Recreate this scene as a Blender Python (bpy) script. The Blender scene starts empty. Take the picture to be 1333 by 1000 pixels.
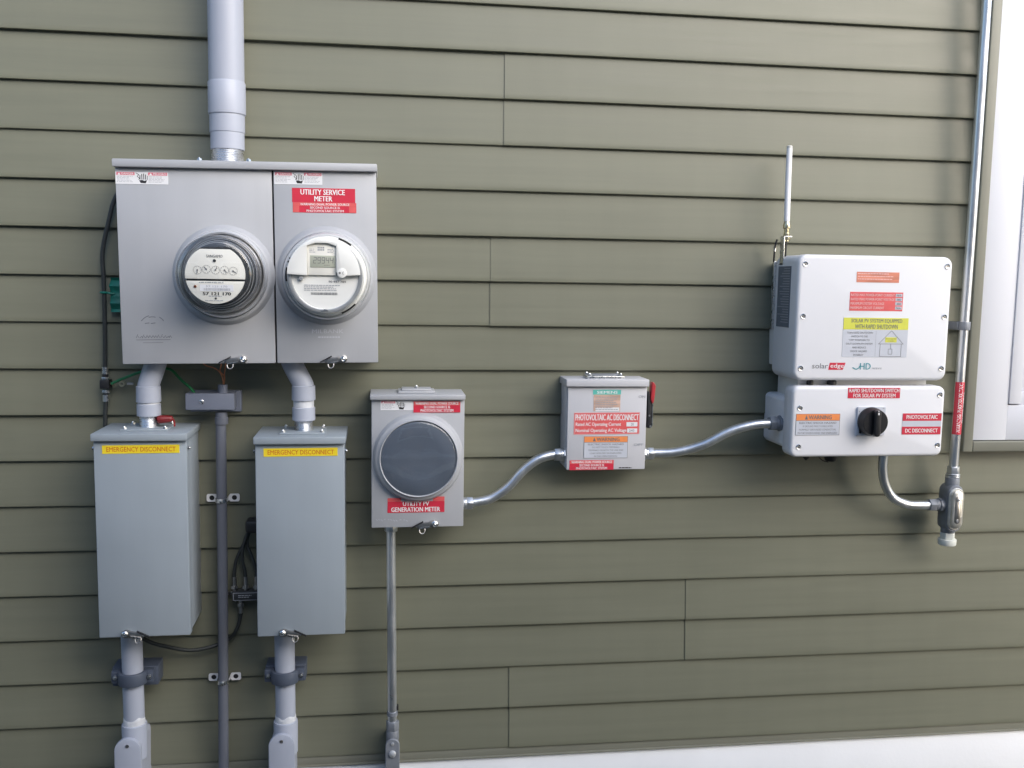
import bpy, bmesh, math, random
from mathutils import Vector, Matrix, noise
R = math.radians
scene = bpy.context.scene
COL = scene.collection
random.seed(7)

# ------------------------------------------------------------------ camera
cd = bpy.data.cameras.new('camera'); cam = bpy.data.objects.new('camera', cd); COL.objects.link(cam)
cd.sensor_width = 36.0; cd.lens = 33.58; cd.clip_start = 0.02; cd.clip_end = 500
cam.matrix_world = (Matrix.Translation((-0.1652, -2.1769, 1.5440)) @ Matrix.Rotation(-0.13527, 4, 'Z')
                    @ Matrix.Rotation(-0.10746, 4, 'X') @ Matrix.Rotation(-0.015885, 4, 'Y') @ Matrix.Rotation(math.pi/2, 4, 'X'))
scene.camera = cam

# ------------------------------------------------------------------ light
SUN_EL, SUN_AZ = R(27), R(36)          # elevation, degrees to the right of the wall's normal
world = bpy.data.worlds.new('World'); scene.world = world; world.use_nodes = True
wn = world.node_tree.nodes; wl = world.node_tree.links
sky = wn.new('ShaderNodeTexSky'); sky.sky_type = 'NISHITA'; sky.sun_disc = False
sky.sun_elevation = SUN_EL; sky.sun_rotation = math.pi - SUN_AZ; sky.air_density = 1.0; sky.dust_density = 1.6; sky.ozone_density = 1.2
wn['Background'].inputs['Strength'].default_value = 0.12
wl.new(sky.outputs['Color'], wn['Background'].inputs['Color'])
sd = bpy.data.lights.new('sun', 'SUN'); sun = bpy.data.objects.new('sun', sd); COL.objects.link(sun)
sd.energy = 1.5; sd.angle = R(62); sd.color = (1.0, 0.975, 0.935)
sdir = Vector((math.sin(SUN_AZ)*math.cos(SUN_EL), -math.cos(SUN_AZ)*math.cos(SUN_EL), math.sin(SUN_EL)))
sun.rotation_euler = sdir.to_track_quat('Z', 'Y').to_euler(); sun.location = sdir*6
vs = scene.view_settings
vs.view_transform = 'Standard'; vs.look = 'None'; vs.gamma = 1.0; vs.use_curve_mapping = False
vs.exposure = 1.30

# ------------------------------------------------------------------ materials
def mat(name, col, rough=0.5, metal=0.0, var=0.06, vscale=6.0, bump=0.0, bscale=400.0, stretch=(1,1,1), spec=0.5, coat=0.0, rnd=0.0, rvar=0.0, wavy=0.0, streak=0.0):
    m = bpy.data.materials.new(name); m.use_nodes = True
    n = m.node_tree.nodes; l = m.node_tree.links; b = n['Principled BSDF']
    b.inputs['Roughness'].default_value = rough; b.inputs['Metallic'].default_value = metal
    b.inputs['Specular IOR Level'].default_value = spec; b.inputs['Coat Weight'].default_value = coat
    tc = n.new('ShaderNodeTexCoord'); mp = n.new('ShaderNodeMapping'); mp.inputs['Scale'].default_value = stretch
    l.new(tc.outputs['Object'], mp.inputs['Vector'])
    nz = n.new('ShaderNodeTexNoise'); nz.inputs['Scale'].default_value = vscale; nz.inputs['Detail'].default_value = 5
    l.new(mp.outputs['Vector'], nz.inputs['Vector'])
    hsv = n.new('ShaderNodeHueSaturation'); hsv.inputs['Color'].default_value = (*col, 1)
    mr = n.new('ShaderNodeMapRange'); mr.inputs['From Min'].default_value = .3; mr.inputs['From Max'].default_value = .7
    mr.inputs['To Min'].default_value = 1-var; mr.inputs['To Max'].default_value = 1+var
    l.new(nz.outputs['Fac'], mr.inputs['Value'])
    val = mr.outputs['Result']
    if rnd:
        oi = n.new('ShaderNodeObjectInfo'); r2 = n.new('ShaderNodeMapRange')
        r2.inputs['To Min'].default_value = 1-rnd; r2.inputs['To Max'].default_value = 1+rnd
        l.new(oi.outputs['Random'], r2.inputs['Value'])
        mu = n.new('ShaderNodeMath'); mu.operation = 'MULTIPLY'
        l.new(val, mu.inputs[0]); l.new(r2.outputs['Result'], mu.inputs[1]); val = mu.outputs[0]
    if streak:
        m2 = n.new('ShaderNodeMapping'); m2.inputs['Scale'].default_value = (22, 22, 1.6); l.new(tc.outputs['Object'], m2.inputs['Vector'])
        ns = n.new('ShaderNodeTexNoise'); ns.inputs['Scale'].default_value = 1.0; ns.inputs['Detail'].default_value = 6; l.new(m2.outputs['Vector'], ns.inputs['Vector'])
        rs_ = n.new('ShaderNodeMapRange'); rs_.inputs['From Min'].default_value = .35; rs_.inputs['From Max'].default_value = .72; rs_.inputs['To Min'].default_value = 1+streak*.4; rs_.inputs['To Max'].default_value = 1-streak
        l.new(ns.outputs['Fac'], rs_.inputs['Value']); mu2 = n.new('ShaderNodeMath'); mu2.operation = 'MULTIPLY'
        l.new(val, mu2.inputs[0]); l.new(rs_.outputs['Result'], mu2.inputs[1]); val = mu2.outputs[0]
    l.new(val, hsv.inputs['Value']); l.new(hsv.outputs['Color'], b.inputs['Base Color'])
    if rvar:
        r3 = n.new('ShaderNodeMapRange'); r3.inputs['From Min'].default_value = .3; r3.inputs['From Max'].default_value = .7
        r3.inputs['To Min'].default_value = rough-rvar; r3.inputs['To Max'].default_value = rough+rvar
        l.new(nz.outputs['Fac'], r3.inputs['Value']); l.new(r3.outputs['Result'], b.inputs['Roughness'])
    if bump:
        n2 = n.new('ShaderNodeTexNoise'); n2.inputs['Scale'].default_value = bscale; n2.inputs['Detail'].default_value = 3
        l.new(mp.outputs['Vector'], n2.inputs['Vector'])
        bp = n.new('ShaderNodeBump'); bp.inputs['Strength'].default_value = bump; bp.inputs['Distance'].default_value = 0.002
        l.new(n2.outputs['Fac'], bp.inputs['Height']); l.new(bp.outputs['Normal'], b.inputs['Normal'])
        if wavy:
            n3 = n.new('ShaderNodeTexNoise'); n3.inputs['Scale'].default_value = 9; n3.inputs['Detail'].default_value = 1; l.new(tc.outputs['Object'], n3.inputs['Vector'])
            b3 = n.new('ShaderNodeBump'); b3.inputs['Strength'].default_value = wavy; b3.inputs['Distance'].default_value = .02
            l.new(n3.outputs['Fac'], b3.inputs['Height']); l.new(b3.outputs['Normal'], bp.inputs['Normal'])
    return m

def glass(name, tint=(0.99,0.995,1.0), ior=1.38, dust_glint=0.0):
    m = bpy.data.materials.new(name); m.use_nodes = True
    n = m.node_tree.nodes; l = m.node_tree.links; n.remove(n['Principled BSDF'])
    tr = n.new('ShaderNodeBsdfTransparent'); tr.inputs['Color'].default_value = (*tint, 1)
    gl = n.new('ShaderNodeBsdfGlossy'); gl.inputs['Roughness'].default_value = 0.03
    lw = n.new('ShaderNodeLayerWeight'); lw.inputs['Blend'].default_value = .5      # Schlick reflectance, the same from both sides of the thin pane
    pw = n.new('ShaderNodeMath'); pw.operation = 'POWER'; pw.inputs[1].default_value = 5; l.new(lw.outputs['Facing'], pw.inputs[0])
    f0 = ((ior-1)/(ior+1))**2; fr = n.new('ShaderNodeMath'); fr.operation = 'MULTIPLY_ADD'; fr.inputs[1].default_value = 1-f0; fr.inputs[2].default_value = f0*2; l.new(pw.outputs[0], fr.inputs[0])
    nz = n.new('ShaderNodeTexNoise'); nz.inputs['Scale'].default_value = 30
    bp = n.new('ShaderNodeBump'); bp.inputs['Strength'].default_value = .05; bp.inputs['Distance'].default_value = .001
    l.new(nz.outputs['Fac'], bp.inputs['Height']); l.new(bp.outputs['Normal'], gl.inputs['Normal'])
    mx = n.new('ShaderNodeMixShader'); l.new(fr.outputs[0], mx.inputs[0]); l.new(tr.outputs[0], mx.inputs[1]); l.new(gl.outputs[0], mx.inputs[2])
    out = mx.outputs[0]
    if dust_glint:                                    # pale wear film painted on in place of the pane's streaky reflections
        df = n.new('ShaderNodeBsdfDiffuse'); df.inputs['Color'].default_value = (.62,.62,.60,1)
        tc = n.new('ShaderNodeTexCoord'); mp = n.new('ShaderNodeMapping'); mp.inputs['Scale'].default_value = (30,30,70); mp.inputs['Rotation'].default_value = (0, .25, 0); l.new(tc.outputs['Object'], mp.inputs['Vector'])
        nd = n.new('ShaderNodeTexNoise'); nd.inputs['Scale'].default_value = 1; nd.inputs['Detail'].default_value = 7; nd.inputs['Distortion'].default_value = 1.2; l.new(mp.outputs['Vector'], nd.inputs['Vector'])
        rr = n.new('ShaderNodeMapRange'); rr.inputs['From Min'].default_value = .48; rr.inputs['From Max'].default_value = .75; rr.inputs['To Min'].default_value = dust_glint*.15; rr.inputs['To Max'].default_value = dust_glint; l.new(nd.outputs['Fac'], rr.inputs['Value'])
        m2 = n.new('ShaderNodeMixShader'); l.new(rr.outputs['Result'], m2.inputs[0]); l.new(mx.outputs[0], m2.inputs[1]); l.new(df.outputs[0], m2.inputs[2]); out = m2.outputs[0]
    l.new(out, n['Material Output'].inputs['Surface'])
    return m

M = dict(
    siding=mat('olive_vinyl', (.166,.168,.122), .45, var=.045, streak=.03, vscale=3.0, bump=.05, bscale=26, stretch=(1.2,1,26), rnd=.025, rvar=.05),
    skirt=mat('white_skirt', (.84,.85,.88), .5, var=.03, vscale=5, bump=.15, bscale=120),
    antenna=mat('antenna_white', (.86,.86,.88), .4, var=.02),
    trim=mat('olive_trim', (.205,.205,.165), .45, var=.04, bump=.05),
    white_trim=mat('white_trim', (.72,.73,.78), .45, var=.02, vscale=2, bump=.03),
    sheath=mat('sheathing', (.25,.22,.18), .9),
    pane=mat('window_glass', (.03,.035,.04), .04, var=.01, spec=.6),
    grey=mat('grey_enamel', (.420,.428,.452), .42, var=.035, wavy=.12, streak=.035, vscale=3, bump=.06, bscale=900, rvar=.05),
    blue=mat('blue_grey_enamel', (.318,.360,.400), .42, var=.035, wavy=.12, streak=.035, vscale=3, bump=.06, bscale=900, rvar=.05),
    lgrey=mat('light_grey_enamel', (.55,.55,.58), .42, var=.03, wavy=.12, streak=.035, vscale=3, bump=.06, bscale=900, rvar=.05),
    pvc=mat('grey_pvc', (.405,.430,.505), .38, var=.06, vscale=9, stretch=(1,1,.25), bump=.03, bscale=300, rvar=.08),
    dpvc=mat('dark_grey_pvc', (.125,.135,.165), .45, var=.08, vscale=12, bump=.05, bscale=300),
    jbox=mat('slate_box_plastic', (.185,.205,.265), .45, var=.06, vscale=12, bump=.05),
    clampm=mat('slate_plastic', (.075,.09,.125), .45, var=.08, vscale=15, bump=.05),
    emt=mat('galvanized_tube', (.70,.72,.75), .34, .9, var=.10, vscale=40, stretch=(1,1,.3), bump=.03, bscale=180, rvar=.07),
    cast=mat('cast_grey_metal', (.235,.25,.28), .5, .25, var=.12, vscale=40, bump=.25, bscale=500),
    alum=mat('cast_aluminium', (.74,.72,.67), .36, .85, var=.12, vscale=60, bump=.2, bscale=400, rvar=.08),
    zinc=mat('zinc_plate', (.72,.72,.72), .28, 1.0, var=.12, vscale=80, rvar=.1),
    chrome=mat('bright_ring', (.74,.75,.77), .30, .6, var=.05, vscale=30),
    hasp=mat('hasp_metal', (.45,.43,.41), .35, 1.0, var=.15, vscale=120),
    brass=mat('pale_brass', (.66,.58,.40), .32, 1.0, var=.12, vscale=90),
    copper=mat('copper', (.62,.26,.14), .35, 1.0, var=.15, vscale=90),
    white=mat('white_powder_coat', (.76,.76,.79), .40, var=.015, vscale=4, bump=.05, bscale=900),
    offwhite=mat('off_white_plate', (.70,.69,.66), .45, var=.03),
    cap=mat('white_cap', (.66,.67,.62), .5, var=.04, vscale=20),
    meterface=mat('meter_plate', (.82,.805,.74), .45, var=.03, vscale=20),
    meterwhite=mat('meter_white_plastic', (.80,.80,.77), .4, var=.02, vscale=20),
    meterdark=mat('meter_dark_metal', (.050,.053,.058), .28, .3, var=.2, vscale=30),
    meterhalf=mat('meter_grey_metal', (.50,.51,.52), .3, .6, var=.15, vscale=30),
    lcd=mat('lcd_grey', (.43,.45,.37), .25, var=.03),
    disc=mat('smoked_disc', (.100,.122,.160), .35, var=.10, vscale=14),
    black=mat('black_rubber', (.018,.018,.020), .5, var=.2, vscale=40, bump=.05),
    coax=mat('coax_jacket', (.030,.034,.034), .45, var=.15, vscale=50),
    gap=mat('dark_gap', (.012,.012,.014), .8),
    knob=mat('black_knob', (.010,.010,.012), .38, var=.2, vscale=40, bump=.04),
    greenw=mat('green_wire', (.015,.16,.055), .4, var=.1, vscale=50),
    teal=mat('teal_strap', (.01,.17,.125), .5, var=.25, vscale=40, bump=.4, bscale=120),
    redcap=mat('red_cap', (.20,.014,.016), .4, var=.12, vscale=60),
    handle=mat('red_handle', (.40,.026,.034), .4, var=.08, vscale=40),
    s_red=mat('red_label', (.60,.030,.060), .4, var=.05, vscale=60),
    s_coral=mat('faded_red_label', (.72,.115,.115), .4, var=.07, vscale=50),
    s_pink=mat('pink_label', (.72,.20,.26), .4, var=.05, vscale=50),
    s_white=mat('white_label', (.78,.78,.80), .4, var=.02),
    s_pale=mat('pale_grey_label', (.56,.58,.64), .4, var=.03, vscale=30),
    s_yellow=mat('yellow_label', (.86,.66,.03), .4, var=.04, vscale=40),
    s_lime=mat('lime_label', (.66,.66,.09), .4, var=.05, vscale=40),
    s_orange=mat('orange_label', (.85,.28,.09), .4, var=.05, vscale=40),
    s_teal=mat('teal_label', (.13,.52,.45), .4, var=.05, vscale=40),
    s_tan=mat('tan_label', (.62,.42,.33), .42, var=.22, vscale=55, stretch=(.4,1,2)),
    s_rust=mat('rust_label', (.66,.24,.16), .35, var=.26, vscale=40, stretch=(.5,1,3)),
    s_side=mat('grey_side_label', (.135,.155,.19), .45, var=.08, vscale=50),
    i_white=mat('white_ink', (.86,.84,.84), .45, var=.02),
    i_pink=mat('worn_white_ink', (.86,.56,.55), .45, var=.05),
    i_black=mat('black_ink', (.02,.02,.022), .5, var=.1),
    i_grey=mat('grey_ink', (.16,.16,.17), .5, var=.1),
    i_lgrey=mat('light_grey_ink', (.36,.37,.40), .5, var=.1),
    i_red=mat('orange_ink', (.62,.12,.02), .5, var=.1),
    i_teal=mat('teal_ink', (.05,.30,.36), .5, var=.1),
    i_dim=mat('embossed_shade', (.235,.24,.265), .45, var=.1),
    i_dimw=mat('embossed_light', (.55,.56,.60), .4, var=.1),
    cement=mat('pvc_cement', (.62,.63,.66), .35, var=.12, vscale=60, bump=.4, bscale=150),
    glass=glass('meter_glass', ior=1.45),
    dust_glint_pane=glass('dust_glint_glass', ior=1.5, dust_glint=.05),
)

# ------------------------------------------------------------------ mesh helpers
class MB:
    def __init__(s): s.v = []; s.f = []
    def add(s, vs_, fs):
        o = len(s.v); s.v += [tuple(v) for v in vs_]; s.f += [tuple(i+o for i in f) for f in fs]; return s
    def box(s, x0, x1, y0, y1, z0, z1):
        v = [(x,y,z) for z in (z0,z1) for y in (y0,y1) for x in (x0,x1)]
        return s.add(v, [(0,1,3,2),(4,6,7,5),(0,4,5,1),(2,3,7,6),(0,2,6,4),(1,5,7,3)])
    def loops(s, loops, cap0=True, cap1=True, closed=True):
        n = len(loops[0]); v = [p for lp in loops for p in lp]; f = []
        for i in range(len(loops)-1):
            for j in range(n if closed else n-1):
                k = (j+1) % n; f.append((i*n+j, i*n+k, (i+1)*n+k, (i+1)*n+j))
        if cap0: f.append(tuple(range(n-1, -1, -1)))
        if cap1: f.append(tuple((len(loops)-1)*n+j for j in range(n)))
        return s.add(v, f)
    def prism(s, pts, y0, y1):             # outline in (x, z) pushed along y
        return s.loops([[(x, y0, z) for x, z in pts], [(x, y1, z) for x, z in pts]])
    def slab(s, x0, x1, z0, z1, r, layers, n=7):   # rounded rectangle, layers of (inset, y)
        lp = []
        for ins, y in layers: lp.append([(x, y, z) for x, z in rrect(x0+ins, x1-ins, z0+ins, z1-ins, max(r-ins, .0008), n)])
        return s.loops(lp)
    def lathe(s, prof, c, n=64, axis='Y', cap0=False, cap1=False):
        lp = []
        for r, t in prof:
            L = []
            for i in range(n):
                a = 2*math.pi*i/n; u, w = r*math.cos(a), r*math.sin(a)
                if axis == 'Y': L.append((c[0]+u, t, c[1]+w))
                elif axis == 'Z': L.append((c[0]+u, c[1]+w, t))
                else: L.append((t, c[0]+u, c[1]+w))
            lp.append(L)
        return s.loops(lp, cap0, cap1)
    def cyl(s, p0, p1, r0, r1=None, n=24):
        return s.tube([p0, p1], [r0, r0 if r1 is None else r1], n, smooth=False)
    def tube(s, pts, r, n=16, smooth=True, sub=8, caps=True):
        P = [Vector(p) for p in pts]; rr = r if isinstance(r, (list, tuple)) else [r]*len(P)
        if smooth and len(P) > 2:
            Q, q = [], []
            for i in range(len(P)-1):
                a = P[i-1] if i else 2*P[0]-P[1]; b, c = P[i], P[i+1]; d = P[i+2] if i+2 < len(P) else 2*P[-1]-P[-2]
                for k in range(sub):
                    t = k/sub
                    Q.append(.5*((2*b)+(c-a)*t+(2*a-5*b+4*c-d)*t*t+(3*b-a-3*c+d)*t**3)); q.append(rr[i]*(1-t)+rr[i+1]*t)
            Q.append(P[-1]); q.append(rr[-1]); P, rr = Q, q
        T = []
        for i in range(len(P)):
            T.append((P[min(i+1, len(P)-1)]-P[max(i-1, 0)]).normalized())
        u = T[0].orthogonal().normalized(); lp = []
        for i in range(len(P)):
            u = (u-T[i]*u.dot(T[i])).normalized(); w = T[i].cross(u)
            lp.append([P[i]+rr[i]*(math.cos(2*math.pi*j/n)*u+math.sin(2*math.pi*j/n)*w) for j in range(n)])
        return s.loops(lp, caps, caps)
    def disc(s, c, r, y, n=40, a0=0, a1=2*math.pi):
        return s.add([(c[0]+r*math.cos(a0+(a1-a0)*i/n), y, c[1]+r*math.sin(a0+(a1-a0)*i/n)) for i in range(n)], [tuple(range(n))])
    def ringarc(s, c, r0, r1, y, a0, a1, n=12, th=.0006):
        lp = []
        for i in range(n+1):
            a = a0+(a1-a0)*i/n; ca, sa = math.cos(a), math.sin(a)
            lp.append([(c[0]+r0*ca, y, c[1]+r0*sa), (c[0]+r1*ca, y, c[1]+r1*sa), (c[0]+r1*ca, y+th, c[1]+r1*sa), (c[0]+r0*ca, y+th, c[1]+r0*sa)])
        return s.loops(lp)
    def line(s, p, q, w, y):                # a flat printed stroke in (x, z)
        d = Vector((q[0]-p[0], q[1]-p[1])).normalized()*w/2; nx, nz = -d.y, d.x
        return s.add([(p[0]+nx,y,p[1]+nz),(p[0]-nx,y,p[1]-nz),(q[0]-nx,y,q[1]-nz),(q[0]+nx,y,q[1]+nz)], [(0,1,2,3)])
    def rect(s, x0, x1, z0, z1, y): return s.add([(x0,y,z0),(x1,y,z0),(x1,y,z1),(x0,y,z1)], [(0,1,2,3)])
    def build(s, name, m, parent, bevel=0.0, seg=2, angle=34, recalc=True):
        bm = bmesh.new(); root = parent
        while root is not None and root.parent is not None: root = root.parent
        off = Vector(root.location) if root is not None else Vector()
        vv = [bm.verts.new(Vector(v)-off) for v in s.v]
        for f in s.f:
            try: bm.faces.new([vv[i] for i in f])
            except ValueError: pass
        if recalc: bmesh.ops.recalc_face_normals(bm, faces=bm.faces)
        if bevel:
            es = [e for e in bm.edges if len(e.link_faces) == 2 and e.calc_face_angle(0) > R(30)]
            bmesh.ops.bevel(bm, geom=es, offset=bevel, segments=seg, profile=.5, affect='EDGES', clamp_overlap=True)
        me = bpy.data.meshes.new(name); bm.to_mesh(me); bm.free()
        for p in me.polygons: p.use_smooth = True
        me.set_sharp_from_angle(angle=R(angle))
        me.materials.append(M[m]); o = bpy.data.objects.new(name, me); COL.objects.link(o); o.parent = parent
        return o

def rrect(x0, x1, z0, z1, r, n=6):
    pts = []
    for cx, cz, a in ((x1-r, z1-r, 0), (x0+r, z1-r, 90), (x0+r, z0+r, 180), (x1-r, z0+r, 270)):
        for i in range(n+1):
            t = R(a+90*i/n); pts.append((cx+r*math.cos(t), cz+r*math.sin(t)))
    return pts

def thing(name, label, cat, loc, group=None, roll=0):
    o = bpy.data.objects.new(name, None); COL.objects.link(o); o.location = loc; o.empty_display_size = .05
    o.rotation_euler = (0, R(roll), 0); o['label'] = label; o['category'] = cat
    if group: o['group'] = group
    return o

_tc = {}
def glyphs(st, bold):
    k = (st, bold)
    if k not in _tc:
        cu = bpy.data.curves.new('t', 'FONT'); cu.body = st; cu.size = 1; cu.resolution_u = 2
        ob = bpy.data.objects.new('t', cu); COL.objects.link(ob)
        me = bpy.data.meshes.new_from_object(ob.evaluated_get(bpy.context.evaluated_depsgraph_get()))
        v = [(p.co.x, p.co.y) for p in me.vertices]; f = [tuple(p.vertices) for p in me.polygons]
        bpy.data.objects.remove(ob); bpy.data.curves.remove(cu); bpy.data.meshes.remove(me)
        xs = [p[0] for p in v]; zs = [p[1] for p in v]
        x0, x1, z0, z1 = min(xs), max(xs), min(zs), max(zs)
        _tc[k] = ([((a-x0)/(x1-x0), (b-z0)/(z1-z0)) for a, b in v], f)
    return _tc[k]

def letter(mb, st, x0, x1, z0, z1, y, bold=.012, slant=0.0):
    v, f = glyphs(st, 0); h = z1-z0; d = bold*h*1.3
    for k, sx in enumerate((-d, d, 0.0) if bold > .008 else (0.0,)):
        mb.add([(x0+d+a*(x1-x0-2*d)+sx, y-.00004*k, z0+b*h) for a, b in v], f)
    return mb

def lettering(parent, m, y, lines, bold=.012, name='lettering'):
    mb = MB()
    for ln in lines: letter(mb, *ln[:5], y, ln[5] if len(ln) > 5 else bold)
    return mb.build(name, m, parent, recalc=False)

def sticker(parent, m, x0, x1, z0, z1, y, label=None, name='sticker', tilt=0.0):
    mb = MB(); dz = tilt*(x1-x0)
    mb.prism([(x0,z0),(x1,z0+dz),(x1,z1+dz),(x0,z1)], y+.0006, y-.0004)
    o = mb.build(name, m, parent)
    if label: o['label'] = label
    return o

def fine_print(mb, x0, x1, z, h, y, n, pitch, rng, center=False):
    for i in range(n):
        zz = z-i*pitch; x = x0; end = x1-(x1-x0)*rng.uniform(0, .3)
        if center: d = (x1-end)/2; x += d; end += d-(x1-end)
        while x < end-.001:
            w = rng.uniform(.0025, .0075); e = min(x+w, end); mb.rect(x, e, zz-h, zz, y); x = e+.0012
    return mb

def bolt(mb, x, y, z, r=.005, h=.004, axis='Z', n=6):
    d = {'Z': (0,0,h), 'Y': (0,-h,0), 'X': (h,0,0)}[axis]
    mb.cyl((x,y,z), (x+d[0],y+d[1],z+d[2]), r, r*.92, n)
    mb.cyl((x+d[0],y+d[1],z+d[2]), (x+d[0]*1.5,y+d[1]*1.5,z+d[2]*1.5), r*.6, r*.4, 10); return mb

def screw(parent, x, y, z, r=.0062, name='screw', ring=True):
    mb = MB(); mb.lathe([(r, y+.001), (r, y-.0010), (r*.86, y-.0018), (r*.72, y-.0014), (r*.0, y-.0016)], (x, z), 20)
    o = mb.build(name, 'zinc', parent)
    k = MB(); k.lathe([(r*.42, y-.0012), (r*.42, y-.0026), (0, y-.0026)], (x, z), 6); k.build('screw_socket', 'hasp', o)
    return o

def hasp(parent, x, z, y, flip=1, s=1.0):
    """Folded bottom latch with screw and a wire sealing ring."""
    mb = MB()
    mb.prism([(x-.018*s*flip, z-.004*s), (x-.010*s*flip, z+.0060*s), (x+.004*s*flip, z+.0075*s), (x+.018*s*flip, z+.0125*s), (x+.0265*s*flip, z+.0095*s),
              (x+.029*s*flip, z+.002*s), (x+.022*s*flip, z-.0055*s), (x+.012*s*flip, z-.0035*s), (x+.002*s*flip, z-.0075*s)][::flip], y+.002, y-.004)
    o = mb.build('latch', 'hasp', parent, .0009)
    q = MB(); q.prism([(x-.029*s*flip, z-.0045*s), (x-.004*s*flip, z+.0085*s), (x-.004*s*flip, z+.0110*s), (x-.029*s*flip, z-.0020*s)][::flip], y-.002, y-.0068); q.build('latch_tongue', 'black', o)
    q = MB(); q.prism([(x-.012*s*flip, z-.0060*s), (x+.010*s*flip, z-.0020*s), (x+.010*s*flip, z-.0002*s), (x-.012*s*flip, z-.0040*s)][::flip], y-.003, y-.0062); q.build('latch_pin', 'zinc', o)
    r = MB(); ring = [(x-.006*s*flip+.0058*s*math.cos(a), y-.004+.003*math.sin(a), z-.0085*s+.0072*s*math.sin(a)) for a in [2*math.pi*i/14 for i in range(15)]]
    r.tube(ring, .0012*s, 8, smooth=True, sub=2); r.build('seal_ring', 'hasp', o)
    k = MB(); k.lathe([(.0066*s, y-.003), (.0066*s, y-.0060), (.0046*s, y-.0075), (.0030*s, y-.0070), (0, y-.0085)], (x+.0205*s*flip, z+.0040*s), 18); k.build('screw', 'zinc', o)
    return o

def connector(parent, p, d, r, L=.022, nut=True, m='emt', name='connector'):
    """Compression connector on an end of tube; p = box side, d = unit direction away from the box."""
    p, d = Vector(p), Vector(d); mb = MB()
    mb.cyl(p-d*.002, p+d*.004, r*1.62, r*1.62, 8)
    mb.cyl(p+d*.004, p+d*L*.45, r*1.32, r*1.32, 24)
    mb.cyl(p+d*L*.45, p+d*L, r*1.48, r*1.42, 6)
    return mb.build(name, m, parent, .0006)

# ------------------------------------------------------------------ setting: ground
g = MB(); g.add([(-60,-60,0),(60,-60,0),(60,60,0),(-60,60,0)], [(0,1,2,3)])
M['ground'] = mat('dry_ground', (.060,.062,.050), .95, var=.45, vscale=1.6, bump=.8, bscale=40)
go = g.build('ground', 'ground', None); go['kind'] = 'structure'

# ------------------------------------------------------------------ unseen house, added to shade the wall and show in the glass
M['n_wall'] = mat('pale_clapboard', (.26,.27,.29), .7, var=.06, vscale=2)
M['n_roof'] = mat('dark_shingle', (.06,.058,.055), .9, var=.3, vscale=14, bump=.3, bscale=30)
nb = thing('added_shading_house', 'unseen pale house added across the yard to shade the wall', 'house', (-3.5, -10, 0))
NX0, NX1, NY0, NY1, NH = -12.0, 4.3, -11.5, -3.7, 3.05
mb = MB(); mb.box(NX0, NX1, NY0, NY1, 0, NH); mb.build('wall', 'n_wall', nb, .02)
mb = MB()
for i in range(14): mb.box(NX0-.01, NX1+.01, NY1-.01, NY1+.02, .3+i*.19, .30+i*.19+.02)
mb.build('lap_lines', 'n_wall', nb)
mb = MB(); ym = (NY0+NY1)/2
mb.add([(NX0-.3,NY0-.3,NH),(NX0-.3,NY1+.3,NH),(NX0-.3,ym,NH+1.5),(NX1+.3,NY0-.3,NH),(NX1+.3,NY1+.3,NH),(NX1+.3,ym,NH+1.5)], [(0,1,2),(5,4,3),(0,3,4,1),(1,4,5,2),(2,5,3,0)]); mb.build('roof', 'n_roof', nb)
mb = MB(); mb.box(NX0-.02, NX1+.02, NY1+.005, NY1+.03, 0, .28); mb.build('foundation', 'offwhite', nb)
mb = MB(); mb.box(NX0-.02, NX1+.02, NY1+.004, NY1+.06, .50, .60); mb.build('skirt_board', 'white_trim', nb, .005)  # white board added for a bright streak in the disc's reflection
for x in (-9.5, -5.6, -2.6, -.1, 2.3):
    for z in (1.0,):
        mb = MB(); mb.box(x-.55, x+.55, NY1+.02, NY1+.07, z, z+1.3); f_ = mb.build('window', 'white_trim', nb, .01)
        mb = MB(); mb.box(x-.46, x+.46, NY1+.03, NY1+.076, z+.09, z+.62); mb.box(x-.46, x+.46, NY1+.03, NY1+.076, z+.68, z+1.21); mb.build('pane', 'pane', f_)

# ------------------------------------------------------------------ house wall
house = thing('house', 'olive green clapboard house wall with a white framed window at right', 'house', (0.3, 0.1, 0))
EXP = .1016; ZA = 2.05
def siding(x0, x1, zb, seed, proud=0.0):
    prof = [(.0127,.0004),(.0016,.0000),(.0003,.0010),(0,.0028),(.0009,.012),(.0034,.040),(.0064,.072),(.0092,.1012),(.0096,.1075)]
    n = max(2, int((x1-x0)/.045)); lp = []
    for i in range(n+1):
        x = x0+(x1-x0)*i/n
        w = .0011*noise.noise((x*2.1, zb*9+seed, 3.3))+.0004*noise.noise((x*9, zb*7+seed, 1.1))
        dz = .0007*noise.noise((x*.9, seed*1.7, 8.8))
        lp.append([(x, y-proud+(w if k > 0 else 0), zb+z+dz) for k, (y, z) in enumerate(prof)])
    mb = MB(); mb.loops(lp, False, False, closed=False)
    # returned end edges so that laps have thickness
    for lpi in (lp[0], lp[-1]):
        e = [(x, y+.0016, z) for x, y, z in lpi]; mb.loops([lpi, e], False, False, closed=False)
    return mb.build('siding_board', 'siding', house, angle=28)
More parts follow.
